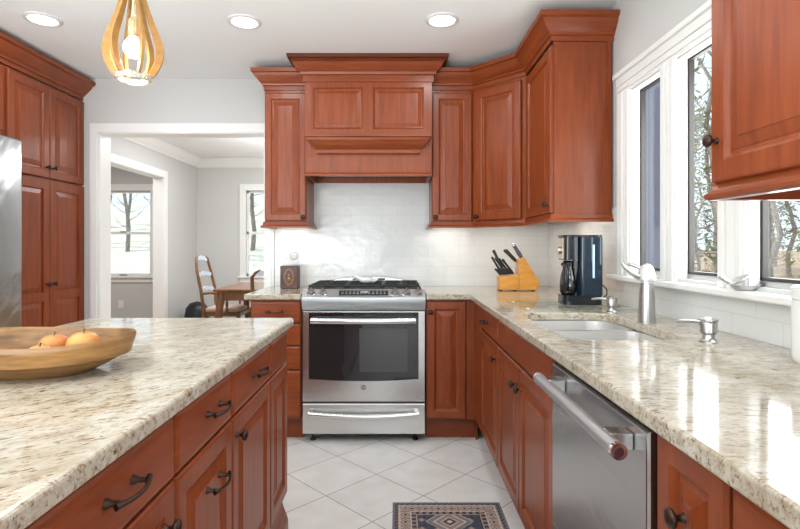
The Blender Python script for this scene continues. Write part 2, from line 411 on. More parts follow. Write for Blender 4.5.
for i, (a, b) in enumerate(DW_):
    r = bpy.data.objects.new(f'window_{i+4}', None); C.objects.link(r); r.location = ((a+b)/2, YD, .7); r['kind'] = 'structure'
    r['label'] = ['white double-hung window seen through the side doorway', 'white double-hung window behind the dining table'][i]
    mb = MB(); wd = .085
    for p, q in ((a-wd, a), (b, b+wd)): mb.box((p, YD-.02, .70), (q, YD, 2.09))
    mb.box((a, YD-.02, 2.0), (b, YD, 2.09)); mb.box((a-wd-.02, YD-.05, .765), (b+wd+.02, YD-.0205, .79)); mb.box((a, YD-.02, .70), (b, YD, .789))
    mb.build('casing', trim_m, r, .003)
    mb = MB(); f = .03
    for z0, z1, y in ((.79, 1.41, YD+.03), (1.385, 2.0, YD+.055)):
        mb.box((a, y, z0), (a+f, y+.024, z1)); mb.box((b-f, y, z0), (b, y+.024, z1)); mb.box((a, y, z0), (b, y+.024, z0+.035)); mb.box((a, y, z1-.03), (b, y+.024, z1))
    mb.build('sash', trim_m, r, .002)
    mb = MB(); mb.box((a+f, YD+.04, .825), (b-f, YD+.043, 1.38)); mb.box((a+f, YD+.065, 1.42), (b-f, YD+.068, 1.97)); mb.build('glass', pane_m, r)
    B('sash_lift', ((a+b)/2-.05, YD+.018, .797), ((a+b)/2+.05, YD+.03, .81), nickel, r)
    B('sash_lock', ((a+b)/2-.04, YD+.02, 1.41), ((a+b)/2+.04, YD+.05, 1.425), nickel, r)
crp = [(0, CZ-.115), (.012, CZ-.115), (.018, CZ-.10), (.03, CZ-.09), (.075, CZ-.04), (.085, CZ-.02), (.10, CZ-.012), (.10, CZ), (0, CZ)]
struct(MB().sweep([(XD, YW+.13), (XD, YD), (XW+.05, YD)], crp).build('trim_8', trim_m, smooth=30), 'white crown moulding of the dining room', 'trim')
bb = [(0, 0), (.014, 0), (.014, .10), (.006, .12), (0, .12)]
struct(MB().sweep([(XD, 6.33), (XD, YD), (XW+.05, YD)], bb).build('baseboard_back', trim_m))
struct(MB().sweep([(-5.6, YD), (XD-.12, YD)], bb).build('baseboard_left', trim_m))
# added wall standing in for the lilac streaks in window 1
struct(B('wall_outside', (XW+.16, 3.82, -.6), (2.075, 5.2, 3.2), lilac_streaks()), 'lilac-grey wall added to give the streaks seen through the first casement', 'wall')

# ------------------------------------------------------------------ cabinets
def M_back(y): return basis((0, y, 0), (1, 0, 0), (0, -1, 0))         # u = x, faces -y
def M_right(x): return basis((x, 0, 0), (0, 1, 0), (-1, 0, 0))        # u = y, faces -x
def M_left(x): return basis((x, 0, 0), (0, 1, 0), (1, 0, 0))          # u = y, faces +x
CT, CB = .912, .878
FB = 3.185                                                             # cabinet box front of the back run
FR = .490                                                              # cabinet box front of the right run
g = .002
def base_foot(M, u0, u1, parent, z1=.135, rec=.065, depth=.5):
    return MB(M).box((u0, -depth, 0.0), (u1, -rec, z1)).build('plinth', cherry_h, parent)
# back run, left of the range
M = M_back(FB)
t = thing('base_cabinet', (-.75, FB, 0), 'cherry drawer cabinet left of the stove, four drawers high', 'cabinet')
u0, u1 = -.905, -.590
cab_body(M, u0, u1, .135, CB-.001, .60, t); base_foot(M, u0, u1, t)
for i, (a, b) in enumerate([(.735, .865), (.595, .728), (.445, .588), (.145, .438)]):
    d = slab(M, u0+.004, u1-.004, a, b).build('drawer', cherry_h, t)
    pull(M, (u0+u1)/2, (a+b)/2 if i < 3 else .34, d)
# back run, right of the range
t = thing('base_cabinet', (.33, FB, 0), 'narrow cherry cabinet right of the stove with one full-height door', 'cabinet')
u0, u1 = .180, .4895
cab_body(M, u0, u1, .135, CB-.001, .60, t); base_foot(M, u0, u1, t)
d = raised(M, u0+.004, .424, .145, .865).build('door', cherry, t); knob(M, .205, .80, d)
MB(M).box((.428, 0, .136), (.4885, .016, .872)).build('filler', cherry, t, .002)
MB(M).box((.4895, -.6, .0), (.50, -.02, CB-.001)).build('corner_post', cherry, t)
# right run
M = M_right(FR)
def rbase(y0, y1, label, parts, depth=.62):
    t = thing('base_cabinet', (FR+.3, (y0+y1)/2, 0), label, 'cabinet')
    cab_body(M, y0+.0008, y1-.0008, .155, CB-.001, depth, t)
    MB(M).box((y0+.0008, -depth, 0), (y1-.0008, -.055, .1545)).build('toe_kick', cherry_h, t)
    parts(t); return t
def p1(t):
    d = slab(M, 2.416, 2.90, .745, .868).build('drawer', cherry_h, t); pull(M, 2.70, .806, d, L=.105)
    d = raised(M, 2.416, 2.90, .165, .735).build('door', cherry, t); knob(M, 2.45, .665, d)
    MB(M).box((2.905, 0, .156), (3.163, .016, .872)).build('filler', cherry, t, .002)
rbase(2.41, 3.165, 'cherry cabinet of the sink run nearest the stove corner, one drawer over a door', p1)
def p2(t):
    slab(M, 1.552, 2.404, .745, .868).build('false_drawer_front', cherry_h, t)
    d = raised(M, 1.990, 2.404, .165, .735).build('door', cherry, t); knob(M, 2.025, .66, d)
    d = raised(M, 1.552, 1.986, .165, .735).build('door', cherry, t); knob(M, 1.95, .66, d)
# the sink cabinet is open at the top so that the bowls hang inside it
t = thing('sink_cabinet', (FR+.3, 1.98, 0), 'wide cherry sink cabinet with a pair of doors next to the dishwasher', 'cabinet')
y0, y1 = 1.546, 2.41
mb = MB(M); mb.box((y0+.0008, -.62, .155), (y1-.0008, -.0005, .62)); mb.box((y0+.0008, -.018, .62), (y1-.0008, -.0005, CB-.001)); mb.box((y0+.0008, -.62, .62), (y0+.018, -.018, CB-.001)); mb.box((y1-.018, -.62, .62), (y1-.0008, -.018, CB-.001))
mb.build('body', cherry, t)
MB(M).box((y0+.0008, -.62, 0), (y1-.0008, -.055, .1545)).build('toe_kick', cherry_h, t)
p2(t)
def p3(t):
    d = raised(M, .736, .934, .165, .868, fr=.052).build('door', cherry, t); knob(M, .845, .755, d, .018)
rbase(.732, .938, 'narrow pull-out cherry cabinet beside the dishwasher with a centred knob', p3)
def p4(t):
    d = raised(M, .206, .728, .165, .735).build('door', cherry, t); knob(M, .69, .66, d)
    d = slab(M, .206, .728, .745, .868).build('drawer', cherry_h, t); pull(M, .467, .806, d)
rbase(.20, .732, 'cherry base cabinet nearest the camera at the right edge', p4)
rbase(-.5, .20, 'cherry base cabinet behind the viewpoint on the window side', lambda t: raised(M, -.49, .19, .165, .868).build('door', cherry, t))

# dishwasher
t = thing('dishwasher', (.77, 1.24, 0), 'stainless steel dishwasher with a thick bar handle under the granite counter', 'dishwasher')
MB(M).box((.945, -.6, .11), (1.539, -.003, CB-.002)).build('body', black, t)
MB(M).box((.946, -.5, .0), (1.538, -.06, .109)).build('toe_kick', black, t)
mb = MB(M); mb.loops([rect(.950, 1.536, .125, .858, dd, i) for i, dd in [(0, -.002), (0, .022), (.003, .027), (.006, .028)]]); mb.build('door', steel_dw, t)
for u in (1.025, 1.43):
    MB(M).prism([(u-.022, .802), (u+.022, .802), (u+.022, .836), (u-.022, .836)], 'y', .0282, .075).build('handle_bracket', steel_h, t, .003)
MB(M).tube([(.965, .078, .82), (1.49, .078, .82)], .0155, 20).build('handle', steel('handle_steel', (.58, .61, .63), .42, (2, 2, 100)), t, smooth=50)
MB(M).tube([(.9645, .078, .82), (.955, .078, .82)], [.0165, .016], 20).build('handle_cap', chrome, t, smooth=50)
MB(M).tube([(1.4905, .078, .82), (1.50, .078, .82)], [.0165, .016], 20).build('handle_cap', chrome, t, smooth=50)
mb = MB(M); mb.tube([(.9545, .078, .82), (.953, .078, .82)], [.0095, .009], 16); mb.build('handle_medallion', mat('burgundy', (.06, .015, .02), .4), t, smooth=50)

# kitchen island
FI = -.456
M = M_left(FI)
def island_unit(y0, y1, label, parts):
    t = thing('island_cabinet', (FI-.3, (y0+y1)/2, 0), label, 'cabinet', None)
    cab_body(M, y0+.0008, y1-.0008, .19, CB-.001, .74, t)
    mb = MB(M); mb.box((y0+.0008, -.74, 0), (y1-.0008, -.02, .1895))
    mb.loops([[(u, d, z) for d, z in ((-.02, .0), (.022, .0), (.022, .115), (.014, .14), (.004, .165), (-.001, .185), (-.02, .185))] for u in (y0+.0008, y1-.0008)])
    mb.build('plinth', cherry_h, t, .001)
    parts(t)
def iu_narrow(t):
    slab(M, 1.782, 2.052, .747, .868).build('top_panel', cherry_h, t)
    raised(M, 1.782, 2.052, .225, .740).build('door', cherry, t)
island_unit(1.778, 2.055, 'narrow end cabinet of the island towards the stove, no handles', iu_narrow)
def iu_c(t):
    d = slab(M, 1.370, 1.774, .747, .868).build('drawer', cherry_h, t); pull(M, 1.60, .812, d)
    d = raised(M, 1.370, 1.774, .225, .740).build('door', cherry, t); knob(M, 1.40, .69, d)
island_unit(1.366, 1.778, 'island cabinet with a drawer over a door with a round knob', iu_c)
def iu_b(t):
    d = slab(M, 1.022, 1.362, .747, .868).build('drawer', cherry_h, t); pull(M, 1.225, .815, d)
    d = raised(M, 1.022, 1.362, .225, .740).build('pull_out_door', cherry, t); pull(M, 1.225, .640, d, .019)
island_unit(1.018, 1.366, 'island cabinet with two curved pulls, one on the drawer and one on the panel below', iu_b)
def iu_a(t):
    d = slab(M, .60, 1.014, .747, .868).build('drawer', cherry_h, t); pull(M, .81, .816, d, L=.104)
    d = raised(M, .60, 1.014, .225, .740).build('door', cherry, t); knob(M, .965, .672, d)
island_unit(.596, 1.018, 'island cabinet nearest the camera, below the wooden bowl end of the top', iu_a)
island_unit(-.4, .596, 'island cabinet behind the viewpoint', lambda t: raised(M, -.39, .592, .225, .868).build('door', cherry, t))

# counters (granite)
def apply_boolean(o, cutter):
    md = o.modifiers.new('cut', 'BOOLEAN'); md.operation = 'DIFFERENCE'; md.solver = 'EXACT'; md.object = cutter
    bpy.context.view_layer.update()
    me = bpy.data.meshes.new_from_object(o.evaluated_get(bpy.context.evaluated_depsgraph_get()))
    o.modifiers.clear(); o.data = me; bpy.data.objects.remove(cutter)
def rrect(x0, x1, y0, y1, r, n=6):
    rs = r if isinstance(r, (list, tuple)) else [r]*4; p = []
    for (cx, cy, a, rr) in ((x1, y1, 0, rs[0]), (x0, y1, 90, rs[1]), (x0, y0, 180, rs[2]), (x1, y0, 270, rs[3])):
        cx += -rr if a in (0, 270) else rr; cy += -rr if a in (0, 90) else rr
        for k in range(n+1):
            q = math.radians(a + 90*k/n); p.append((cx+rr*math.cos(q), cy+rr*math.sin(q)))
    return p
EX, EY = .4445, 3.14
o = MB().prism([(EX, -.5), (XW-.0085, -.5), (XW-.0085, YW-.0085), (.180, YW-.0085), (.180, EY), (EX, EY)], 'z', CB, CT).build('countertop', granite_m)
SX0, SX1, SY0, SY1 = .535, .918, 1.60, 2.255
cut = MB().prism(rrect(SX0, SX1, SY0, SY1, [.12, .05, .07, .09], 8), 'z', CB-.05, CT+.05).build('cutter', granite_m)
apply_boolean(o, cut)
bv = o.modifiers.new('bevel', 'BEVEL'); bv.width = .006; bv.segments = 3; bv.limit_method = 'ANGLE'; bv.angle_limit = math.radians(50)
tag(o, 'speckled cream granite worktop under the windows with the sink cut into it', 'countertop')
o = MB().prism([(-.935, EY), (-.588, EY), (-.588, YW-.0085), (-.90, YW-.0085), (-.90, YW-.022), (-.935, YW-.022)], 'z', CB, CT).build('countertop', granite_m, bevel=.006, seg=3)
tag(o, 'short piece of granite worktop left of the stove', 'countertop')
o = MB().prism(rrect(-1.245, -.420, -.45, 2.10, .012, 3), 'z', CB, CT).build('countertop', granite_i, bevel=.008, seg=3)
tag(o, 'big granite top of the kitchen island', 'countertop')

# sink with two bowls
t = thing('sink', (.72, 1.93, .68), 'stainless steel double-bowl sink set under the granite by the windows', 'sink')
SD = 1.99
def bowl(x0, x1, y0, y1, r, name='bowl'):
    mb = MB(); L = []
    for i, z in [(-.012, CB-.0015), (0, CB-.0015), (.001, CB-.02), (.004, CB-.13), (.012, CB-.165), (.035, CB-.175), (.10, CB-.177)]:
        p = rrect(x0+i, x1-i, y0+i, y1-i, [max(.01, q-i*.5) for q in r], 8); L.append([(a, b, z) for a, b in p])
    return mb.loops(L, cap0=False).build(name, sink_steel, t, smooth=60)
bowl(SX0-.004, SX1+.004, SD+.012, SY1+.004, [.10, .055, .05, .05])
bowl(SX0-.004, SX1+.004, SY0-.004, SD-.012, [.05, .05, .07, .09])
B('divider', (SX0-.003, SD-.0115, CB-.05), (SX1+.003, SD+.0115, CB-.0016), sink_steel, t, .002)
for y in (1.79, 2.12): MB().lathe([(.04, CB-.1765), (.04, CB-.174), (.03, CB-.1735), (.012, CB-.175)], c=(.71, y, 0)).build('drain', chrome, t, smooth=40)

# upper cabinets
def M_diag(): 
    a, b = Vector((.51, 3.47, 0)), Vector((.79, 3.19, 0)); u = (b-a).normalized(); return basis(a, u, (u.y, -u.x, 0)), (b-a).length
FU = 3.49; UB, UT = 1.372, 2.262
M = M_back(FU)
crown = [(0, 2.262), (.006, 2.262), (.006, 2.288), (.016, 2.292), (.019, 2.302), (.030, 2.312), (.055, 2.345), (.062, 2.362), (.076, 2.368), (.080, 2.390), (0, 2.390)]
rail = [(.004, 1.330), (.024, 1.330), (.024, 1.340), (.012, 1.350), (.008, 1.3715), (-.012, 1.3715), (-.012, 1.330)]
def upper(u0, u1, label, knob_u, fr=.05):
    t = thing('wall_cabinet', ((u0+u1)/2, FU+.15, UB), label, 'cabinet')
    cab_body(M, u0, u1, UB, UT-.0005, YW-FU-.009, t)
    d = raised(M, u0+.004, u1-.004, UB+.005, 2.240, fr=fr).build('door', cherry, t); knob(M, knob_u, 1.40, d)
    return t
t = upper(-.896, -.612, 'narrow cherry wall cabinet left of the range hood', -.632)
MB().sweep([(-.896, YW-.001), (-.896, FU), (-.6125, FU)], crown).build('crown', cherry_h, t, smooth=30)
MB().sweep([(-.896, YW-.009), (-.896, FU), (-.612, FU), (-.612, YW-.009)], rail).build('light_rail', cherry_h, t, smooth=30)
upper(.236, .509, 'cherry wall cabinet right of the range hood', .258)
# diagonal corner unit
Md, Ld = M_diag()
t = thing('wall_cabinet', (.8, 3.5, UB), 'diagonal corner wall cabinet between hood side and window side', 'cabinet')
MB().prism([(.5105, YW-.009), (.5105, 3.488), (.802, 3.1905), (XW-.009, 3.1905), (XW-.009, YW-.009)], 'z', UB, UT-.0005).build('body', cherry, t)
Md2 = Md @ Matrix.Translation((0, -.008, 0))
d = raised(Md2, .026, Ld-.022, UB+.005, 2.240, fr=.06).build('door', cherry, t); knob(Md2, .045, 1.40, d)
# right wall unit
FX = .79
Mr = M_right(.81)
t = thing('wall_cabinet', (.95, 2.9, UB), 'cherry wall cabinet at the corner with its plain side panel facing the room', 'cabinet')
MB(Mr).box((2.66, -(XW-.81)+.009, UB), (3.19, 0, UT-.0005)).build('body', cherry, t, .0015)
d = raised(Mr, 2.664, 3.165, UB+.005, 2.240, fr=.06).build('door', cherry, t); knob(Mr, 2.69, 1.42, d)
mb = MB(); mb.box((.812, 2.6575, UB), (.83, 2.66, UT-.001)); mb.box((XW-.036, 2.6555, UB), (XW-.016, 2.66, UT-.001)); mb.build('side_panel_edge', cherry, t)
path = [(.2355, FU-.002), (.515, FU-.002), (.80, 3.19), (.80, 2.66), (XW-.001, 2.66)]
tag(MB().sweep(path, crown).build('crown_molding', cherry_h, smooth=30), 'stepped cherry crown moulding running around the corner wall cabinets', 'molding')
tag(MB().sweep([(.236, YW-.01)]+path[:-1]+[(XW-.01, 2.66)], rail).build('light_rail_molding', cherry_h, smooth=30), 'thin cherry moulding under the corner wall cabinets', 'molding')
# near upper cabinet
t = thing('wall_cabinet', (.95, .7, UB), 'large cherry wall cabinet close to the camera in the top right corner', 'cabinet')
MB(Mr).box((.10, -(XW-.81)+.0005, UB), (1.30, 0, 2.36)).build('body', cherry, t, .0015)
d = raised(Mr, .70, 1.298, UB-.012, 2.33, fr=.062).build('door', cherry, t); knob(Mr, 1.272, 1.462, d)
d = raised(Mr, .11, .696, UB-.012, 2.33, fr=.062).build('door', cherry, t); knob(Mr, .14, 1.475, d)
rail2 = [(.002, 1.318), (.014, 1.318), (.022, 1.324), (.022, 1.332), (.010, 1.345), (.004, 1.3715), (-.014, 1.3715), (-.014, 1.318)]
MB().sweep([(.81, .10), (.81, 1.30), (XW-.001, 1.30)], [(-o-.0, h) for o, h in rail2]).build('light_rail', cherry_h, t, smooth=30)
B('underside_panel', (.826, .12, 1.360), (XW-.002, 1.27, 1.3715), cherry_in, t)
MB().box((.86, .5, 1.342), (.90, 1.20, 1.3595)).build('under_cabinet_light', white_pl, t, .003)

# range hood
t = thing('range_hood', (-.19, 3.6, 1.67), 'wide cherry mantel range hood above the stove with two raised panels', 'range hood')
hx0, hx1, hy = -.609, .232, 3.40
HX0, HX1 = hx0+.003, hx1-.003
mb = MB(); mb.box((HX0, hy, 1.80), (HX1, YW-.009, 2.325)); mb.box((HX0, hy, 1.668), (HX1, hy+.02, 1.7999)); mb.box((HX0, hy+.0201, 1.668), (HX0+.02, YW-.009, 1.7999)); mb.box((HX1-.02, hy+.0201, 1.668), (HX1, YW-.009, 1.7999))
mb.box((HX0+.0201, YW-.03, 1.668), (HX1-.0201, YW-.009, 1.7999)); mb.build('body', cherry, t, .001)
Mh = M_back(hy)
mb = MB(Mh)
# face frame with two raised panels
a0, a1, b0, b1 = -.555, -.225, -.155, .172
for p in ((HX0, -.555, 1.93, 2.315), (.177, HX1, 1.93, 2.315), (-.222, -.158, 1.975, 2.25), (-.555, .177, 1.93, 1.975), (-.555, .177, 2.25, 2.315)): mb.box((p[0], -.001, p[2]), (p[1], .014, p[3]))
mb.build('face_frame', cherry, t)
def fld(u0, u1, v0, v1):
    return MB(Mh).loops([rect(u0, u1, v0, v1, d, i) for i, d in [(0, 0), (0, .014), (.006, .010), (.010, .003), (.016, .002), (.036, .009), (.038, .010)]]).build('raised_panel', cherry, t)
fld(-.554, -.223, 1.976, 2.249); fld(-.157, .176, 1.976, 2.249)
hc = [(0, 2.285), (.012, 2.285), (.012, 2.325), (.024, 2.330), (.028, 2.345), (.048, 2.360), (.075, 2.395), (.086, 2.412), (.098, 2.417), (.102, 2.437), (0, 2.437)]
HCU = [(o, h+.0) for o, h in hc]
# the crown stands above the neighbours' crown in front, so its returns run back only above the lower one
MB().sweep([(HX0, YW-.30), (HX0, hy-.012), (HX1, hy-.012), (HX1, YW-.30)], [(-.0, 2.392)]+[p for p in HCU if p[1] > 2.392]+[]).build('crown_top', cherry_h, t, smooth=30)
MB().sweep([(HX0-.0, 3.407), (HX0, hy-.012), (HX1, hy-.012), (HX1, 3.407)], [p for p in HCU]).build('crown', cherry_h, t, smooth=30)
mn = [(0, 1.93), (.085, 1.93), (.085, 1.914), (.074, 1.908), (.070, 1.895), (.05, 1.868), (.025, 1.845), (.018, 1.838), (.018, 1.818), (.008, 1.810), (0, 1.805)]
# mantel shelf: its ends step in as it goes down
mb = MB(); L = []
for o_, h in mn:
    e = .085 - o_
    L.append([(HX0+.008+e, hy-.0005, h), (HX0+.008+e, hy-.001-o_, h), (HX1-.008-e, hy-.001-o_, h), (HX1-.008-e, hy-.0005, h)])
mb.loops(L[1:-1]).build('mantel_shelf', cherry_h, t)
MB().sweep([(HX0+.0, hy), (HX1, hy)], [(0, 1.667), (.03, 1.667), (.03, 1.678), (.018, 1.690), (0, 1.692)]).build('lower_lip', cherry_h, t)
mb = MB(); mb.box((-.52, 3.47, 1.715), (.14, 3.74, 1.799)); mb.build('vent_insert', steel_h, t)
mb = MB()
for i in range(2): mb.box((-.50+i*.32, 3.49, 1.709), (-.20+i*.32, 3.72, 1.7148))
mb.build('grease_filter', mat('filter_dark', (.09, .09, .09), .4, 1), t)
for x in (-.38, .0): MB().lathe([(.02, 1.7085), (.018, 1.705), (.004, 1.704)], c=(x, 3.50, 0)).build('hood_lamp', mat('hood_lamp_lens', (.9, .9, .85), .3, emis=(1, .95, .85), es=1.5), t, smooth=40)
for i in range(6): MB().lathe([(.006, 1.7148), (.006, 1.708)], c=(-.47+.045*i, 3.48, 0), n=10).build('hood_button', chrome, t)

# pantry and over-fridge cabinet at the left
PX = -2.322
M = M_left(PX)
t = thing('pantry_cabinet', (PX-.3, 3.4, 0), 'tall cherry pantry cabinet with four raised-panel doors at the left', 'cabinet')
MB(M).box((3.026, -.62, .10), (3.798, 0, 2.275)).build('body', cherry, t)
MB(M).box((3.026, -.62, 0), (3.798, -.06, .0995)).build('toe_kick', cherry_h, t)
for y0, y1, k in ((3.05, 3.413, 3.385), (3.419, 3.79, 3.448)):
    d = raised(M, y0, y1, 1.655, 2.262, fr=.06).build('upper_door', cherry, t); knob(M, k, 1.725, d)
    # lower door: two raised fields over one frame
    r = MB(M).box((y0, 0, .115), (y1, .011, 1.640))
    e = .058
    for q in ((y0, y0+e, .115, 1.64), (y1-e, y1, .115, 1.64), (y0+e-.001, y1-e+.001, 1.58, 1.64), (y0+e-.001, y1-e+.001, .115, .18), (y0+e-.001, y1-e+.001, .845, .905)): r.box((q[0], .010, q[2]), (q[1], .020, q[3]))
    for z0, z1 in ((.183, .842), (.908, 1.577)): r.loops([rect(y0+e+.003, y1-e-.003, z0, z1, dd, i) for i, dd in [(0, .0105), (.004, .012), (.03, .018), (.032, .0185)]])
    d = r.build('lower_door', cherry, t); knob(M, k, .955, d)
pc = [(o_*1.25, h+.018) for o_, h in crown]
t2 = thing('wall_cabinet', (PX-.3, 2.5, 1.85), 'short cherry cabinet above the refrigerator', 'cabinet')
MB(M).box((2.0, -.62, 1.86), (3.0245, 0, 2.275)).build('body', cherry, t2)
for y0, y1 in ((2.015, 2.52), (2.524, 3.015)): d = raised(M, y0, y1, 1.885, 2.262, fr=.06).build('door', cherry, t2); knob(M, y0+.03 if y0 > 2.2 else y1-.03, 1.92, d)
tag(MB().sweep([(PX+.001, 1.95), (PX+.001, 3.799)], [(o_, h) for o_, h in pc]).build('crown_molding', cherry_h, smooth=30), 'cherry crown moulding along the top of the left pantry wall', 'molding')

# refrigerator
t = thing('refrigerator', (-2.4, 2.35, 0), 'stainless steel refrigerator cut off by the left picture edge', 'refrigerator')
B('body', (-2.92, 1.91, .02), (-2.125, 2.805, 1.77), mat('fridge_side_grey', (.16, .16, .165), .4), t, .004)
mb = MB(M_left(-2.12)); mb.loops([rect(2.363, 2.808, .66, 1.785, dd, i) for i, dd in [(0, 0), (0, .065), (.006, .078), (.016, .082)]]); mb.build('door', steel_f, t, smooth=60)
mb = MB(M_left(-2.12)); mb.loops([rect(1.912, 2.358, .66, 1.785, dd, i) for i, dd in [(0, 0), (0, .065), (.006, .078), (.016, .082)]]); mb.build('door', steel_f, t, smooth=60)
mb = MB(M_left(-2.12)); mb.loops([rect(1.912, 2.808, .06, .652, dd, i) for i, dd in [(0, 0), (0, .065), (.006, .078), (.016, .082)]]); mb.build('freezer_drawer', steel_f, t, smooth=60)
for y in (2.33, 2.39): MB().tube([(-2.035, y, .85), (-1.985, y, .88), (-1.985, y, 1.60), (-2.035, y, 1.63)], .012, 12).build('handle', steel_v, t, smooth=50)
B('foot', (-2.85, 1.95, 0), (-2.2, 2.77, .0195), black, t)

# ------------------------------------------------------------------ range
RC = -.204
t = thing('range', (RC, 3.45, 0), 'stainless steel slide-in gas range with a dark oven window', 'stove')
x0, x1 = RC-.378, RC+.378
B('body', (x0+.003, 3.17, .055), (x1-.003, 3.775, .9), mat('range_side', (.05, .05, .05), .4), t)
for x in (x0+.06, x1-.06): 
    for y in (3.21, 3.7): MB().lathe([(.018, 0), (.018, .012), (.008, .014), (.008, .055)], c=(x, y, 0), n=14).build('foot', black, t)
Mx = M_back(3.17)
def bulge(u): q = (u-RC)/.378; return .016*(1-q*q)
# storage drawer
def curved_panel(u0, u1, v0, v1, th, k=1.0, n=16):
    mb = MB(Mx); L = []
    for i in range(n+1):
        u = u0+(u1-u0)*i/n; f = th+bulge(u)*k
        L.append([(u, 0, v0), (u, f-.003, v0), (u, f, v0+.004), (u, f, v1-.004), (u, f-.003, v1), (u, 0, v1)])
    return mb.loops(L)
curved_panel(x0+.004, x1-.004, .052, .238, .012, .0).build('storage_drawer', steel_h, t, smooth=30)
def bar(z, u0, u1, out, r, name, drop=0):
    mb = MB(Mx); pts = []
    for i in range(17):
        q = i/16*2-1; pts.append((RC+q*(u1-u0)/2, out+.014*(1-q*q), z-drop*(1-q*q)))
    mb.tube(pts, r, 12, ry=r*1.1)
    for q in (-.96, .96): mb.box((RC+q*(u1-u0)/2-.012, .008, z-.014), (RC+q*(u1-u0)/2+.012, out+.004, z+.014))
    return mb.build(name, steel_h, t, smooth=50)
bar(.183, -.54, .13, .045, .0155, 'drawer_handle', .012)
door = curved_panel(x0+.004, x1-.004, .252, .806, .014, .0).build('oven_door', steel_h, t, smooth=30)
# glass with a bowed lower edge
mb = MB(Mx); u0, u1 = x0+.042, x1-.042; top = [(u0, .800), (u1, .800)]; P = [(u0, .800)]
for i in range(15):
    q = i/14*2-1; P.append((RC+q*(u1-u0)/2, .392-.014*(1-q*q)))
P.append((u1, .800))
mb.loops([[(u, .0135, v) for u, v in P], [(u, .0165, v) for u, v in P]]); mb.build('oven_glass', dark_glass, door)
mb = MB(Mx); mb.box((-.19-.04, .0166, .435), (.065, .0170, .70)); mb.build('oven_glass_reflection', mat('oven_reflection_grey', (.07, .07, .072), .08), door)  # grey patch painting a window's reflection on the oven glass
bar(.752, -.52, .115, .05, .0175, 'oven_handle')
# control panel: sloped face over a bowed lip
mb = MB(Mx); L = []
for i in range(17):
    u = x0+(x1-x0)*i/16; b = bulge(u)
    L.append([(u, 0, .81), (u, .012+b*.2, .815), (u, .022+b, .842), (u, .030+b, .872), (u, .028+b, .893), (u, -.03, .937), (u, -.06, .937), (u, -.06, .81)])
panel = mb.loops(L).build('control_panel', steel('panel_steel', (.56, .60, .62), .45, (2, 2, 200)), t, smooth=25)
# slope frame for knobs and display
sn = Vector((0, -.044, .058)).normalized()       # outward normal in world terms (towards the viewer and up)
def slope_pt(x, k): return Vector((x, 3.142+.058*k - bulge(x)*(1-k), .893+.044*k))
zup = Vector((0, .058, .044)).normalized(); n3 = zup.cross(Vector((-1, 0, 0))).normalized()
if n3.z < 0: n3 = -n3
def slopeM(x, k, lift=.001):
    p = slope_pt(x, k) + n3*lift; M4 = Matrix.Identity(4)
    for r in range(3): M4[r][0] = (1, 0, 0)[r]; M4[r][1] = n3[r]; M4[r][2] = zup[r]; M4[r][3] = p[r]
    return M4
MB(slopeM(-.205, .5, .0)).box((-.150, -.004, -.020), (.150, .0065, .020)).build('display', mat('display_glass', (.03, .032, .035), .12), panel)
mb = MB(slopeM(-.205, .5, .007))
for i in range(12):
    for j in range(2):
        if (i, j) in ((5, 1), (6, 1)): continue
        mb.box((-.135+i*.0235, 0, -.011+j*.014), (-.123+i*.0235, .0006, -.007+j*.014))
mb.box((-.02, 0, .0), (.03, .0006, .011)); mb.build('display_marks', mat('display_print', (.45, .47, .48), .4), panel)
for i, px in enumerate((311, 322.5, 395, 406.5, 418)):
    x = (px-397)*3.16/515
    k = MB(slopeM(x, .45)); k.lathe([(.027, 0), (.027, .004), (.022, .006), (.019, .020), (.016, .023), (.003, .024)], axis='y', n=20); k.box((-.005, .02, -.02), (.005, .033, .02)); 
    k.build('control_knob', nickel, panel, smooth=35)
# cooktop
B('cooktop', (x0, 3.20, .900), (x1, 3.785, .938), steel_h, t, .004)
B('cooktop_well', (x0+.02, 3.225, .9385), (x1-.02, 3.70, .9405), blackm, t)
def grate(xa, xb):
    mb = MB(); r = .006; z = .956
    for y in (3.24, 3.69): mb.tube([(xa, y, z), (xb, y, z)], r, 8)
    for x in (xa, xb): mb.tube([(x, 3.24, z), (x, 3.69, z)], r, 8)
    for y in (3.355, 3.465, 3.575): mb.tube([(xa, y, z), (xb, y, z)], r*.8, 8)
    mb.tube([((xa+xb)/2, 3.24, z), ((xa+xb)/2, 3.69, z)], r*.8, 8)
    for x in (xa, xb):
        for y in (3.25, 3.465, 3.68): mb.tube([(x, y, .9405), (x, y, z)], .0055, 8)
    return mb.build('grate', blackm, t, smooth=50)
for i in range(3): grate(x0+.03+i*.234, x0+.252+i*.234)
for x, y, r in ((x0+.14, 3.35, .045), (x0+.14, 3.58, .035), (RC, 3.465, .05), (x1-.14, 3.35, .05), (x1-.14, 3.58, .035)):
    mb = MB(); mb.lathe([(r, .9405), (r, .950), (r*.75, .952), (r*.75, .960), (r*.6, .963), (.002, .964)], c=(x, y, 0)); mb.build('burner', blackm, t, smooth=40)
mb = MB(); L = []
for i in range(21):
    q = i/20*2-1; zz = .938+.040*(1-abs(q)**2.2)+.004
    L.append([(RC+q*.33, 3.725, .938), (RC+q*.33, 3.730, zz), (RC+q*.33, 3.784, zz+.008), (RC+q*.33, 3.784, .938)])
mb.loops(L).build('rear_vent_trim', steel_h, t, smooth=30)
mb = MB(); mb.box((RC-.12, 3.724, .962), (RC-.005, 3.7285, .974)); mb.box((RC+.005, 3.724, .962), (RC+.12, 3.7285, .974)); mb.build('vent_slot', black, t)
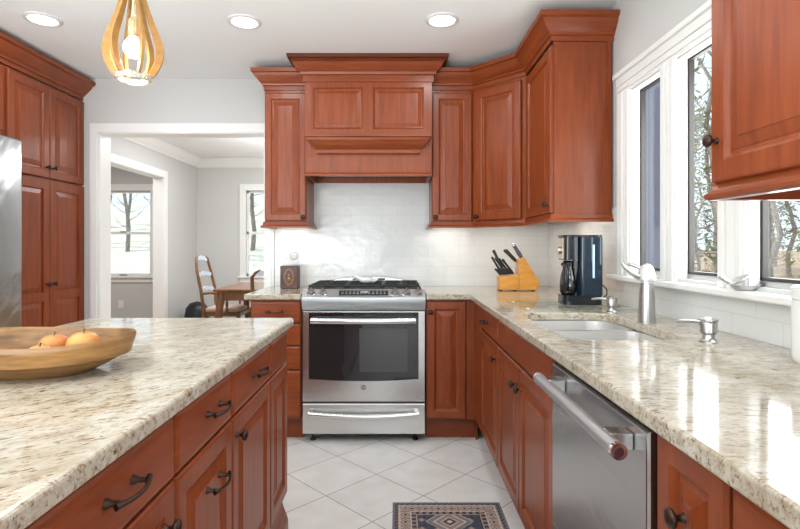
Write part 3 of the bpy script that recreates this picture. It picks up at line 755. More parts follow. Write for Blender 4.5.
# round emblem on the oven door
def text_mesh(body, size, M4, mname, parent, name, ext=.0004):
    cu = bpy.data.curves.new('lettering', 'FONT'); cu.body = body; cu.size = size; cu.extrude = ext; cu.align_x = 'CENTER'; cu.align_y = 'CENTER'
    o = bpy.data.objects.new('lettering', cu); C.objects.link(o); bpy.context.view_layer.update()
    me = bpy.data.meshes.new_from_object(o.evaluated_get(bpy.context.evaluated_depsgraph_get())); bpy.data.objects.remove(o)
    base = Vector((0, 0, 0)); q = parent
    while q is not None: base += q.location; q = q.parent
    me.transform(Matrix.Translation(-base) @ M4); me.materials.clear(); me.materials.append(mname)
    r = bpy.data.objects.new(name, me); C.objects.link(r); r.parent = parent; return r
ex, ez = (363.5-397)*3.155/515, H-(387.5-247)*3.155/515
mb = MB(); mb.lathe([(.016, 0), (.016, .0015), (.015, .002)], c=(ex, 3.156, ez), axis='-y', n=24); em = mb.build('emblem', mat('emblem_dark', (.06, .06, .065), .3), door, smooth=40)
mb = MB(); L = []
for k in range(24):
    a = 2*PI*k/24; L.append([(ex+math.cos(a)*r, 3.1538, ez+math.sin(a)*r) for r in (.0125, .0138)])
mb2 = MB()
for k in range(24):
    a, b = L[k], L[(k+1) % 24]; vs = [mb2.v(p) for p in (a[0], a[1], b[1], b[0])]; mb2.bm.faces.new(vs)
mb2.build('emblem_ring', chrome, em)
text_mesh('GE', .016, Matrix.Translation((ex, 3.1535, ez)) @ Matrix.Rotation(PI/2, 4, 'X'), chrome, em, 'emblem_lettering')

# white spoon rest on the grates
mb = MB(); mb.lathe([(.020, 0), (.040, .004), (.052, .016), (.050, .030), (.040, .036), (.020, .033), (.001, .031)], c=(-.205, 3.42, .9635), ex=1.0, ey=.8)
mb.tube([(-.235, 3.42, .988), (-.262, 3.42, .996), (-.275, 3.42, 1.004), (-.285, 3.42, 1.002)], [.016, .013, .012, .004], 10)
mb.tube([(-.165, 3.42, .979), (-.140, 3.42, .983), (-.125, 3.42, .988)], [.018, .012, .004], 10)
o = mb.build('spoon_rest', mat('white_ceramic', (.82, .82, .80), .2), smooth=50); tag(o, 'small white ceramic spoon rest in the middle of the black stove grates', 'spoon rest')

# ------------------------------------------------------------------ faucet and pumps
def tub(p): return p
fx, fy = .953, 1.965
t = thing('faucet', (fx, fy, CT), 'brushed nickel single-hole kitchen faucet behind the sink', 'faucet')
MB().lathe([(.032, CT), (.032, CT+.004), (.0305, CT+.03), (.028, CT+.10), (.0245, CT+.138), (.024, CT+.150)], c=(fx, fy, 0), n=32).build('base', nickel, t, smooth=40)
MB().lathe([(.0235, CT+.1505), (.0235, CT+.158), (.0315, CT+.160), (.0325, CT+.166), (.0305, CT+.182), (.0265, CT+.202), (.019, CT+.217), (.009, CT+.224), (.001, CT+.2255)], c=(fx, fy, 0), n=32).build('dome', mat('pale_nickel', (.72, .72, .70), .3, .6), t, smooth=50)
def arc(a, b, bend, n=8):
    a, b = Vector(a), Vector(b); return [a.lerp(b, k/n) + Vector((0, 0, bend*4*(k/n)*(1-k/n))) for k in range(n+1)]
MB().tube(arc((fx-.022, fy, CT+.175), (fx-.098, fy-.005, CT+.226), -.012), [.013, .012, .011, .010, .009, .0085, .008, .007, .004], 12).build('spout', nickel, t, smooth=60)
MB().tube(arc((fx-.005, fy+.012, CT+.200), (fx-.055, fy+.045, CT+.222), .004), [.012, .010, .009, .008, .008, .008, .007, .0065, .004], 10).build('lever', nickel, t, smooth=60)
def pump(x, y, label, s=1.0, L=.085):
    t = thing('soap_dispenser', (x, y, CT), label, 'soap dispenser')
    MB().lathe([(.026*s, CT), (.026*s, CT+.004), (.020*s, CT+.008), (.017*s, CT+.014), (.0175*s, CT+.024), (.024*s, CT+.030), (.0245*s, CT+.060*s), (.023*s, CT+.063*s)], c=(x, y, 0), n=24).build('collar', nickel, t, smooth=40)
    MB().lathe([(.0235*s, CT+.0635*s), (.0265*s, CT+.066*s), (.0265*s, CT+.071*s), (.016*s, CT+.076*s), (.001, CT+.077*s)], c=(x, y, 0), n=24).build('cap', nickel, t, smooth=40)
    MB().tube(arc((x-.02*s, y, CT+.060*s), (x-.02*s-L, y, CT+.062*s), .004), [.0055]*8+[.0035], 10).build('nozzle', nickel, t, smooth=60)
pump(.944, 1.560, 'brushed nickel soap dispenser nearest the camera beside the sink', .98)
pump(.944, 2.262, 'brushed nickel soap dispenser in front of the coffee maker', .95, .07)

# ------------------------------------------------------------------ small things on the counters
o = MB().prism(rrect(.575, 1.035, 2.335, 2.74, [.02, .02, .06, .02], 6), 'z', CT+.003, CT+.009).build('glass_cutting_board', mat_glass)
tag(o, 'clear glass cutting board lying under the coffee maker', 'cutting board')
ob = o; mb = MB()
for x, y in ((.61, 2.40), (1.0, 2.37), (.61, 2.70), (1.0, 2.70)): mb.lathe([(.008, CT), (.008, CT+.003)], c=(x, y, 0), n=10)
f = mb.build('rubber_feet', white_pl, None); f.parent = ob; f.location = f.location - ob.location
# coffee maker (its brewing side faces the aisle)
KB = CT+.0092; KX0, KX1, KY0, KY1 = .805, .993, 2.47, 2.60
t = thing('coffee_maker', (.88, 2.56, KB), 'tall black drip coffee maker with a glass carafe and a steel control strip', 'coffee maker')
gl_black = mat('gloss_black_plastic', (.012, .014, .018), .06)
MB().prism(rrect(KX0, KX1, KY0, KY1, .03, 5), 'z', KB, KB+.045).build('base', gl_black, t, smooth=40)
MB().prism(rrect(KX0+.075, KX1, KY0, KY1, .02, 5), 'z', KB+.0455, KB+.326).build('water_tank', mat('dark_blue_tank', (.010, .022, .038), .05), t, smooth=40)
MB().prism(rrect(KX0+.004, KX0+.074, KY0+.006, KY1-.006, .02, 5), 'z', KB+.215, KB+.326).build('brew_head', gl_black, t, smooth=40)
MB().prism(rrect(KX0, KX1, KY0, KY1, .03, 5), 'z', KB+.3265, KB+.337).build('lid', black, t, smooth=40)
B('control_strip', (KX0-.002, KY0+.03, KB+.222), (KX0+.004, KY1-.03, KB+.322), mat('warm_steel', (.66, .55, .42), .35, .8), t)
MB().lathe([(.017, 0), (.017, .01), (.014, .016), (.002, .017)], c=(KX0-.002, (KY0+KY1)/2-.01, KB+.262), axis='-x', n=20).build('dial', nickel, t, smooth=40)
B('water_gauge', (KX0+.133, KY0-.0015, KB+.13), (KX0+.143, KY0-.0003, KB+.29), mat('gauge_pale_blue', (.50, .66, .80), .3), t)
cf = MB().lathe([(.045, KB+.0455), (.054, KB+.06), (.056, KB+.09), (.048, KB+.14), (.034, KB+.175), (.034, KB+.185)], c=(KX0+.036, (KY0+KY1)/2, 0), n=28, ex=.66, ey=1.0).build('carafe', glass_thin('smoky_glass', (.25, .25, .27), .10), t, smooth=60)
MB().lathe([(.043, KB+.047), (.052, KB+.06), (.053, KB+.085), (.001, KB+.086)], c=(KX0+.036, (KY0+KY1)/2, 0), n=28, ex=.66, ey=1.0).build('coffee', mat('coffee', (.012, .005, .002), .1), cf, smooth=60)
MB().lathe([(.036, KB+.1855), (.037, KB+.205), (.028, KB+.212)], c=(KX0+.036, (KY0+KY1)/2, 0), n=28, ex=.66, ey=1.0).build('carafe_lid', black, cf, smooth=60)
MB().tube([(KX0+.0, KY0+.035, KB+.195), (KX0+.004, KY0+.01, KB+.19), (KX0+.006, KY0-.002, KB+.15), (KX0+.004, KY0-.0, KB+.09), (KX0+.004, KY0+.006, KB+.062)], [.009, .012, .012, .011, .008], 10).build('carafe_handle', black, cf, smooth=60)
o = MB().tube([(KX1+.0, 2.53, KB+.028), (KX1+.018, 2.525, KB+.030), (KX1+.034, 2.52, KB+.045), (KX1+.038, 2.53, KB+.070), (KX1+.022, 2.55, KB+.095), (KX1+.001, 2.56, KB+.10)], .003, 8).build('power_cord', black, t, smooth=60)

# knife block with knives
bx, by = .80, 3.37
q = 3.37/515/5.293
def kz(px, pz): return ((480+px/5.293-397)*3.37/515, CT+.006+(370-pz)*q)
t = thing('knife_block', (bx, by+.05, CT), 'slanted honey-coloured wooden knife block in the back corner', 'knife block')
honey = wood('honey_maple', (.62, .27, .045), (.78, .38, .08), (3, 3, 12), .35)
MB().prism([kz(*p) for p in ((208, 370), (208, 235), (206, 212), (236, 196), (318, 333), (300, 370))], 'y', by, by+.115).build('slanted_block', honey, t, .003)
MB().prism([kz(*p) for p in ((105, 370), (105, 300), (207, 290), (207, 370))], 'y', by+.002, by+.113).build('steak_block', honey, t, .003)
mb = MB()
for px in (115, 190, 285):
    for dy in (.02, .095): mb.lathe([(.008, CT), (.008, CT+.0065)], c=(kz(px, 370)[0], by+dy, 0), n=10)
mb.build('foot', black, t)
hnd = mat('knife_handle_black', (.025, .022, .02), .35)
def knife(a, b, y, r, label, name='kitchen_knife', group='knives in the honey-coloured block', m=hnd):
    (xa, za), (xb, zb) = kz(*a), kz(*b)
    A, Bq = Vector((xa, y, za)), Vector((xb, y, zb)); d = (Bq-A).normalized()
    t = thing(name, A, label, 'knife', group)
    MB().tube([A+d*.012, A+(Bq-A)*.35, A+(Bq-A)*.7, Bq-d*.006, Bq], [r*.85, r, r*.9, r*1.1, r*.7], 10).build('handle', m, t, smooth=60)
    MB().tube([A+d*.001, A+d*.012], r*.9, 10, ry=r*.6).build('bolster', chrome, t, smooth=60)
    mb = MB()
    for k in (.3, .55, .8):
        p = A+(Bq-A)*k; mb.lathe([(.0018, -r*.66), (.0018, r*.66)], c=tuple(p), axis='y', n=8)
    mb.build('rivet', chrome, t)
for k in range(6): knife((118+k*13, 299-k*1.2), (82+k*13, 257-k*.6), by+.018, .0072, 'steak knife in the low front row of the block', 'steak_knife', 'steak knives in the low row')
for k in range(4): knife((132+k*20, 297-k*1.5), (70+k*19, 195+k*4), by+.055, .0082, 'knife with black riveted handle in the middle row of the block', 'kitchen_knife', 'middle row of knives')
knife((150, 292), (84, 158), by+.092, .010, 'tall black-handled knife furthest left in the back of the block')
knife((205, 225), (136, 157), by+.05, .0105, 'large black-handled knife leaning left over the middle of the block')
knife((212, 222), (150, 157), by+.085, .0105, 'large black-handled knife at the back beside its twin')
t = thing('honing_steel', Vector((kz(234, 200)[0], by+.06, kz(234, 200)[1])), 'grey ring-ended sharpening steel at the top of the knife block', 'sharpening steel')
A = Vector((kz(232, 200)[0], by+.06, kz(232, 200)[1]+.001)); E = Vector((kz(192, 136)[0], by+.06, kz(192, 136)[1])); d = (E-A)
grey_h = mat('grey_handle', (.09, .10, .12), .4)
MB().tube([A, A+d*.3, A+d*.7, E], [.012, .015, .012, .013], 12).build('handle', grey_h, t, smooth=60)
mb = MB(); ring = [E+d.normalized()*.008+Vector((math.cos(a)*.009, 0, math.sin(a)*.009)) for a in [2*PI*k/16 for k in range(17)]]
mb.tube(ring, .003, 6); mb.build('ring', chrome, t, smooth=60)

# wooden box beside the range, timer plate above it
sx, sy = -.748, 3.56
t = thing('wooden_box', (sx, sy, CT), 'small dark wooden box with an oval ornament left of the stove', 'box')
boxw = wood('rosewood', (.030, .008, .004), (.11, .028, .012), (12, 12, 4), .4, .1, 2.5)
B('case', (sx-.060, sy, CT), (sx+.060, sy+.10, CT+.158), boxw, t, .003)
gold = mat('aged_brass_inlay', (.42, .24, .10), .4, .5)
mb = MB()
for ra, rb in ((.034, .058), (.026, .046)):
    mb.tube([(sx+math.cos(a)*ra, sy-.0005, CT+.082+math.sin(a)*rb) for a in [2*PI*k/28 for k in range(29)]], .0016, 6)
for k in range(14):
    a = 2*PI*k/14; mb.lathe([(.003, 0), (.003, .001)], c=(sx+math.cos(a)*.030, sy-.0002, CT+.082+math.sin(a)*.052), axis='-y', n=8)
mb.lathe([(.010, 0), (.007, .002)], c=(sx, sy-.0002, CT+.072), axis='-y', n=12, ex=1); mb.lathe([(.006, 0), (.004, .002)], c=(sx, sy-.0002, CT+.095), axis='-y', n=12)
mb.tube([(sx-.016, sy-.001, CT+.062), (sx, sy-.001, CT+.055), (sx+.016, sy-.001, CT+.062)], .0015, 6)
mb.build('oval_ornament', gold, t)
px_, pz_ = (291-397)*3.79/515, 1.132
t = thing('wall_switch_plate', (px_, YW-.009, pz_-.06), 'square white wall plate with a round timer dial above the wooden box', 'switch')
B('plate', (px_-.060, YW-.0145, pz_-.060), (px_+.060, YW-.0085, pz_+.060), white_pl, t, .002)
MB().lathe([(.029, 0), (.029, .004), (.025, .007), (.002, .0075)], c=(px_+.022, YW-.0148, pz_+.003), axis='-y', n=28).build('dial', mat('dial_white', (.75, .75, .74), .3), t, smooth=40)
mb = MB(); mb.tube([(px_+.022+math.cos(a)*.028, YW-.019, pz_+.003+math.sin(a)*.028) for a in [2*PI*k/28 for k in range(29)]], .002, 6)
mb.box((px_+.014, YW-.0235, pz_+.001), (px_+.030, YW-.022, pz_+.005)); mb.build('dial_ring', mat('dial_grey', (.22, .22, .22), .4), t)
MB().box((px_-.034, YW-.018, pz_-.022), (px_-.028, YW-.0148, pz_-.012)).build('toggle', mat('toggle_grey', (.45, .45, .45), .4), t)

# white canister at the right edge
cx, cy = 1.049, 1.265
t = thing('canister', (cx, cy, CT), 'tall white canister at the right picture edge below the sill', 'canister')
MB().lathe([(.058, CT), (.063, CT+.006), (.065, CT+.02), (.065, CT+.150), (.060, CT+.156)], c=(cx, cy, 0), n=36).build('jar', mat('white_enamel', (.82, .82, .80), .18), t, smooth=40)
MB().lathe([(.062, CT+.1565), (.0655, CT+.160), (.0655, CT+.186), (.058, CT+.192), (.001, CT+.193)], c=(cx, cy, 0), n=36).build('lid', mat('white_enamel_lid', (.84, .84, .82), .25), t, smooth=40)
# metal dish on the sill
dx, dy, dz = 1.105, 1.63, 1.0622
t = thing('soap_dish', (dx, dy, dz), 'small silver metal dish with a tilted scoop on the window sill', 'dish')
silver = mat('soft_silver', (.62, .62, .61), .3, .8)
MB().lathe([(.025, dz), (.030, dz+.003), (.042, dz+.016), (.045, dz+.018), (.040, dz+.014), (.026, dz+.005), (.001, dz+.004)], c=(dx-.005, dy, 0), n=28, ex=1.0, ey=1.0).build('dish', silver, t, smooth=50)
MB().tube([(dx+.035, dy, dz+.017), (dx+.058, dy, dz+.022)], [.012, .006], 10, ry=.003).build('lip', silver, t, smooth=50)
Mq = Matrix.Translation((dx-.030, dy-.01, dz+.032)) @ Matrix.Rotation(math.radians(-25), 4, 'Y')
MB(Mq).lathe([(.001, -.006), (.020, -.004), (.032, .004), (.030, .006), (.018, 0), (.001, -.002)], n=24, ex=1.2, ey=.7).build('scoop', silver, t, smooth=50)
MB().tube([(dx-.058, dy-.01, dz+.026), (dx-.074, dy-.01, dz+.034), (dx-.085, dy-.01, dz+.042), (dx-.090, dy-.01, dz+.042)], [.008, .006, .008, .006], 10).build('scoop_handle', silver, t, smooth=50)

# wooden dough bowl with fruit
bcx, bcy = -.835, 1.195
def wbowl():
    m, t_, b = newmat('worn_bowl_wood')
    mp = coords(t_, (3, 3, 26)); n = N(t_, 'ShaderNodeTexNoise', Scale=1.6, Detail=6.0, Roughness=.65); t_.links.new(mp.outputs[0], n.inputs['Vector'])
    r = ramp(t_, [(.28, (.055, .025, .009)), (.42, (.17, .080, .024)), (.58, (.29, .148, .045)), (.75, (.38, .21, .075))]); t_.links.new(n.outputs['Fac'], r.inputs[0])
    mp2 = coords(t_, (7, 7, 10)); n2 = N(t_, 'ShaderNodeTexNoise', Scale=1.2, Detail=3.0); t_.links.new(mp2.outputs[0], n2.inputs['Vector'])
    r2 = ramp(t_, [(.36, (.35, .28, .22)), (.5, (1, 1, 1))]); t_.links.new(n2.outputs['Fac'], r2.inputs[0])
    mx = N(t_, 'ShaderNodeMix', data_type='RGBA', blend_type='MULTIPLY'); mx.inputs[0].default_value = .7
    t_.links.new(r.outputs[0], mx.inputs[6]); t_.links.new(r2.outputs[0], mx.inputs[7]); t_.links.new(mx.outputs[2], b.inputs['Base Color']); b.inputs['Roughness'].default_value = .38
    return m
mb = MB(); L = []
prof = [(.40, 0, 0), (.55, .0, .004), (.72, .016, 0), (.87, .033, 0), (.90, .037, 0), (.945, .038, 0), (.955, .046, 0), (.99, .068, 0), (1.0, .079, 0), (.985, .083, 0), (.955, .080, 0), (.90, .055, 0), (.75, .032, 0), (.5, .017, 0), (.2, .012, 0), (.01, .011, 0)]
for r, h, _ in prof:
    l = []
    for k in range(64):
        a = 2*PI*k/64; x, y = math.cos(a)*.218*r, math.sin(a)*.152*r
        wv = (.004*math.cos(2*a) + .002*math.sin(3*a+1))*(h/.08)
        l.append((bcx+x, bcy+y, CT+.0003+h+wv))
    L.append(l)
o = mb.loops(L).build('wooden_bowl', wbowl(), smooth=50); tag(o, 'shallow oval wooden dough bowl with fruit on the island top', 'bowl')
def peachm(name, c1, c2):
    m, t_, b = newmat(name); mp = coords(t_, (1, 1, 1)); n = N(t_, 'ShaderNodeTexNoise', Scale=14.0, Detail=3.0); t_.links.new(mp.outputs[0], n.inputs['Vector'])
    r = ramp(t_, [(.35, c1), (.62, c2)]); t_.links.new(n.outputs['Fac'], r.inputs[0]); t_.links.new(r.outputs[0], b.inputs['Base Color']); b.inputs['Roughness'].default_value = .35; b.inputs['Subsurface Weight'].default_value = .05
    return m
pk1 = peachm('yellow_apple_skin', (.50, .27, .07), (.55, .13, .035)); pk2 = peachm('yellow_orange_apple_skin', (.55, .33, .09), (.56, .20, .05))
for x, y, r, z, m_, lab in ((-.752, 1.235, .037, .0185, pk2, 'yellow-orange apple at the right end of the wooden bowl'), (-.826, 1.240, .034, .0165, pk1, 'reddish yellow apple in the middle of the wooden bowl'), (-.805, 1.160, .028, .0165, pk2, 'yellow apple furthest left in the wooden bowl')):
    t = thing('apple', (x, y, CT+z), lab, 'fruit', None)
    pr = []
    for k in range(15):
        a = -PI/2 + PI*k/14; rr = math.cos(a)*r*(1+.06*math.sin(a)); hh = math.sin(a)*r*.92 - (.006*math.exp(-((rr/r)/.25)**2) if k > 7 else 0)
        pr.append((rr, hh))
    MB().lathe(pr, c=(x, y, CT+z+r*.92), n=28).build('skin', m_, t, smooth=60)
    MB().tube([(x, y, CT+z+r*1.68), (x+.003, y, CT+z+r*2.0)], .0014, 6).build('stem', mat('apple_stem', (.10, .06, .03), .6), t)

# pendant lamp
plx, ply = -.845, 1.65
t = thing('pendant_lamp', (plx, ply, 1.73), 'teardrop pendant lamp of bent golden wood strips above the island', 'pendant lamp')
gw = wood('golden_bentwood', (.27, .13, .030), (.38, .20, .050), (4, 4, 16), .4)
PR = [(.012, 2.105), (.018, 2.06), (.034, 1.985), (.056, 1.915), (.073, 1.865), (.0785, 1.830), (.074, 1.798), (.062, 1.768), (.050, 1.750)]
def catm(P, n=4):
    out = []
    for i in range(len(P)-1):
        p0, p1, p2, p3 = P[max(i-1, 0)], P[i], P[i+1], P[min(i+2, len(P)-1)]
        for k in range(n):
            s = k/n; out.append(tuple(.5*((2*p1[j])+(-p0[j]+p2[j])*s+(2*p0[j]-5*p1[j]+4*p2[j]-p3[j])*s*s+(-p0[j]+3*p1[j]-3*p2[j]+p3[j])*s**3) for j in range(2)))
    return out+[P[-1]]
PR = catm(PR)
for k in range(6):
    a = 2*PI*(k+.25)/6; ca, sa = math.cos(a), math.sin(a); L = []
    for i, (r, z) in enumerate(PR):
        r0, z0 = PR[max(i-1, 0)]; r1, z1 = PR[min(i+1, len(PR)-1)]; d = Vector((r1-r0, z1-z0)).normalized(); nr, nz = -d.y, d.x
        if nr < 0: nr, nz = -nr, -nz
        th = .0045+.0085*min(1, r/.085); hw = .0042
        q = []
        for sr, sw in ((-1, -1), (1, -1), (1, 1), (-1, 1)):
            rr = r+nr*th*sr; zz = z+nz*th*sr; q.append((plx+ca*rr - sa*hw*sw, ply+sa*rr + ca*hw*sw, zz))
        L.append(q)
    MB().loops(L).build('wood_strip', gw, t, .001)
MB().lathe([(.024, 2.09), (.026, 2.10), (.026, 2.135), (.010, 2.15)], c=(plx, ply, 0)).build('top_cap', gw, t, smooth=40)
MB().lathe([(.003, 2.14), (.003, 2.43)], c=(plx, ply, 0), n=8).build('cord', black, t)
MB().lathe([(.06, 2.4395), (.06, 2.425), (.05, 2.415), (.01, 2.41)], c=(plx, ply, 0)).build('ceiling_canopy', nickel, t, smooth=40)
MB().lathe([(.044, 1.750), (.056, 1.750), (.056, 1.738), (.053, 1.733), (.044, 1.733), (.044, 1.750)], c=(plx, ply, 0), n=32, cap0=False, cap1=False).build('glass_ring', mat('ring_acrylic', (.95, .93, .88), .08, trans=.85), t, smooth=40)
MB().lathe([(.015, 1.872), (.016, 1.885), (.016, 1.925), (.012, 1.93), (.004, 1.935), (.004, 2.10)], c=(plx, ply, 0), n=20).build('socket', mat('socket_brass', (.70, .52, .28), .25, .8), t, smooth=40)
bp = [(.001, 1.806), (.012, 1.808), (.022, 1.815), (.029, 1.828), (.030, 1.840), (.026, 1.853), (.018, 1.864), (.013, 1.872)]
MB().lathe(bp, c=(plx, ply, 0), n=24).build('bulb', mat('warm_bulb', (1, .95, .85), .3, emis=(1, .86, .62), es=6), t, smooth=60)
l = light('pendant_bulb_light', 'POINT', (plx, ply, 1.79), 2.5, size=.02, color=(1, .85, .6))

# recessed ceiling lights
first = None
for i, (x, y) in enumerate(DL):
    if first is None:
        t = thing('ceiling_light', (x, y, CZ), '', 'ceiling light')
        mb = MB(); mb.lathe([(.072, CZ-.0005), (.092, CZ-.0005), (.092, CZ-.006), (.085, CZ-.010), (.074, CZ-.010), (.068, CZ-.004)], c=(x, y, 0), n=36, cap0=False, cap1=False); mb.build('trim_ring', mat('lamp_trim_white', (.72, .72, .71), .4), t, smooth=40)
        MB().lathe([(.070, CZ-.001), (.070, CZ-.006), (.001, CZ-.0065)], c=(x, y, 0), n=32).build('lens', mat('lamp_lens', (1, 1, 1), .4, emis=(1, .97, .92), es=4), t, smooth=40)
        first = t
    else:
        t = dup(first); t.location = (x, y, CZ)
    t['group'] = 'recessed ceiling lights'
    t['label'] = ['round recessed ceiling light at the left, above the pantry', 'round recessed ceiling light in the middle, right of the pendant lamp', 'round recessed ceiling light at the right, above the stove aisle'][i] if i < 3 else 'recessed ceiling light behind the viewpoint'
# under-cabinet lights (their glow is on the tile)
for (x, y, sx_, sy_, e, nm) in ((-.754, 3.66, .22, .05, .5, 'under_cabinet_lamp'), (.37, 3.66, .22, .05, .5, 'under_cabinet_lamp'), (.78, 3.50, .25, .2, 1.0, 'under_cabinet_lamp'), (.97, 2.95, .10, .4, .9, 'under_cabinet_lamp')):
    light(nm, 'AREA', (x, y, 1.366), e, (0, 0, 0), sx_, sy_, (1, .93, .82))

# ------------------------------------------------------------------ rug
rx0, rx1, ry0, ry1 = -.020, .478, 1.60, 2.408
NX, NY = 100, 160
cols = [('navy', (.055, .065, .095)), ('slate', (.17, .17, .19)), ('sand', (.42, .33, .25)), ('mauve', (.27, .19, .19)), ('ink', (.03, .035, .055)), ('pale', (.55, .48, .40))]
rm = []
for n_, c in cols:
    m, t_, b = newmat('rug_'+n_); n = N(t_, 'ShaderNodeTexNoise', Scale=260.0, Detail=2.0); mp = coords(t_); t_.links.new(mp.outputs[0], n.inputs['Vector'])
    r = ramp(t_, [(.3, tuple(x*.6 for x in c)), (.7, tuple(min(1, x*1.3) for x in c))]); t_.links.new(n.outputs['Fac'], r.inputs[0]); t_.links.new(r.outputs[0], b.inputs['Base Color']); b.inputs['Roughness'].default_value = .95
    rm.append(m)
def rugpix(i, j):
    dx_ = min(i, NX-1-i); dy_ = min(j, NY-1-j); d = min(dx_, dy_); s = i if dy_ < dx_ else j
    if d < 2: return 1
    if d < 5: return 0 if (i*7+j*3) % 5 else 3
    if d < 6: return 2
    if d < 7: return 5
    if d < 16:
        k = s % 12; c = abs(k-5.5); e = abs(d-11)
        if c > 5: return 3
        if c+e < 1.6: return 4
        if c+e < 3.2: return 5
        if c+e < 4.8: return 3
        return 2
    if d < 17: return 5
    if d < 21: return 4 if (s//3) % 2 else 3
    if d < 22: return 2
    ci, cj = abs(i-NX/2+.5), abs((j-20-NY/6) % (NY/3.0)-NY/6+.5)
    dd = ci + cj*1.0
    if dd < 3: return 5
    if dd < 6: return 4
    if dd < 9: return 2
    if dd < 13: return 3
    if dd < 15: return 5
    if dd < 20: return 1
    if dd < 21.5: return 2
    p = ((i-NX//2+60) % 14-7, (j+4) % 14-7); e = abs(p[0])+abs(p[1])
    if e < 2: return 2
    if e < 4: return 3
    return 0 if (i*j) % 7 else 4
mb = MB(); bm = mb.bm; th = .006
G = [[bm.verts.new((rx0+(rx1-rx0)*i/NX, ry0+(ry1-ry0)*j/NY, th)) for j in range(NY+1)] for i in range(NX+1)]
fm = {}
for i in range(NX):
    for j in range(NY):
        f = bm.faces.new((G[i][j], G[i+1][j], G[i+1][j+1], G[i][j+1])); f.material_index = rugpix(i, j)
ring = [G[i][0] for i in range(NX+1)]+[G[NX][j] for j in range(1, NY+1)]+[G[i][NY] for i in range(NX-1, -1, -1)]+[G[0][j] for j in range(NY-1, 0, -1)]
low = [bm.verts.new((v.co.x, v.co.y, .0005)) for v in ring]
for k in range(len(ring)):
    k2 = (k+1) % len(ring); f = bm.faces.new((low[k], low[k2], ring[k2], ring[k])); f.material_index = 1
tag(mb.build('rug', rm), 'small patterned rug in navy and sand on the floor before the sink', 'rug')

# ------------------------------------------------------------------ dining room furniture
dw1 = wood('walnut', (.13, .055, .022), (.24, .11, .045), (5, 5, 5), .3)
t = thing('dining_table', (-1.4, 5.85, 0), 'brown wooden dining table with curved legs beyond the opening', 'table')
tx0, tx1, ty0, ty1 = -1.90, -.85, 5.27, 6.35
MB().prism(rrect(tx0, tx1, ty0, ty1, .05, 5), 'z', .742, .765).build('tabletop', dw1, t, .006, 3)
mb = MB(); a = .06
mb.box((tx0+a, ty0+a, .645), (tx1-a, ty0+a+.022, .7415)); mb.box((tx0+a, ty1-a-.022, .645), (tx1-a, ty1-a, .7415)); mb.box((tx0+a, ty0+a+.022, .645), (tx0+a+.022, ty1-a-.022, .7415)); mb.box((tx1-a-.022, ty0+a+.022, .645), (tx1-a, ty1-a-.022, .7415))
mb.build('apron', dw1, t)
for sx_, x in ((-1, tx0+.075), (1, tx1-.075)):
    for sy_, y in ((-1, ty0+.075), (1, ty1-.075)):
        o_ = Vector((sx_, sy_, 0))*.707
        P = [(.0, .7415, .042), (.0, .66, .042), (.018, .58, .040), (.020, .48, .034), (.005, .34, .026), (-.008, .20, .020), (-.004, .10, .018), (.012, .04, .022), (.030, .012, .028), (.032, .0, .026)]
        MB().tube([(x+o_.x*p[0], y+o_.y*p[0], p[1]) for p in P], [p[2] for p in P], 12).build('leg', dw1, t, smooth=60)
pale = mat('pale_blue_sky_glare', (.62, .70, .78), .25)  # sky reflection on the wooden slats, put into their colour
cush = mat('cream_seat_cushion', (.55, .42, .34), .9)
def ladder_chair(label, loc, rz, h=1.09, seat=True):
    """faces local +y, back at local y = -.2"""
    t = bpy.data.objects.new('dining_chair', None); C.objects.link(t); tag(t, label, 'chair', 'ladder-back chairs at the dining table')
    W = .215
    for s in (-1, 1):
        MB().tube([(s*.19, -.235, .0), (s*.20, -.21, .25), (s*.21, -.20, .46), (s*.225, -.225, .70), (s*.215, -.275, .92), (s*.175, -.30, h-.03), (s*.13, -.305, h-.005)], [.017, .019, .020, .019, .017, .016, .012], 10).build('back_post', dw1, t, smooth=60)
        P = [(s*.225, .20, .45), (s*.235, .21, .38), (s*.225, .20, .20), (s*.22, .20, .06), (s*.23, .22, .0)]
        MB().tube(P, [.026, .026, .016, .014, .02], 10).build('front_leg', dw1, t, smooth=60)
        am = MB(); am.tube([(s*.222, -.215, .66), (s*.25, -.10, .675), (s*.26, .04, .665), (s*.25, .10, .64), (s*.245, .12, .635)], [.014, .016, .018, .02, .012], 10); 
        am.build('arm', dw1, t, smooth=60)
        MB().lathe([(.012, .45), (.020, .48), (.011, .50), (.018, .54), (.012, .58), (.010, .62), (.014, .64)], c=(s*.245, .08, 0), n=12).build('arm_post', dw1, t, smooth=60)
    for z, c in ((h-.03, .04), (h-.21, .035), (h-.39, .035)):
        L = []
        yy = -.30 if z > .95 else (-.265 if z > .8 else -.235)
        for k in range(13):
            q = k/12*2-1; x = q*(.175 if z > h-.1 else .215); zt = z+c*(1-q*q)*.9+.006*math.cos(q*9); zb = z-.030+c*.35*(1-q*q)-.006*math.cos(q*9)
            y = yy-.02*(1-q*q)
            L.append([(x, y-.008, zb), (x, y+.008, zb), (x, y+.008, zt), (x, y-.008, zt)])
        MB().loops(L).build('ladder_slat', pale, t, smooth=40)
    mb = MB(); mb.prism([(-.19, -.21), (.19, -.21), (.24, .22), (-.24, .22)], 'z', .40, .445); mb.build('seat_frame', dw1, t, .004)
    MB().prism([(-.185, -.195), (.185, -.195), (.225, .21), (-.225, .21)], 'z', .4455, .495).build('seat_cushion', cush, t, .02, 4)
    MB().tube([(-.22, .2, .18), (0, .03, .16), (.22, .2, .18)], .010, 8).build('stretcher', dw1, t, smooth=60)
    t.location = loc; t.rotation_euler = (0, 0, rz)
    return t
ladder_chair('ladder-back armchair with sky glare coloured onto its slats at the left end of the dining table', (-2.03, 6.15, 0), -PI/2)
ladder_chair('armchair at the near side of the dining table, half hidden by the kitchen cabinet', (-1.12, 5.02, 0), 0, .99)
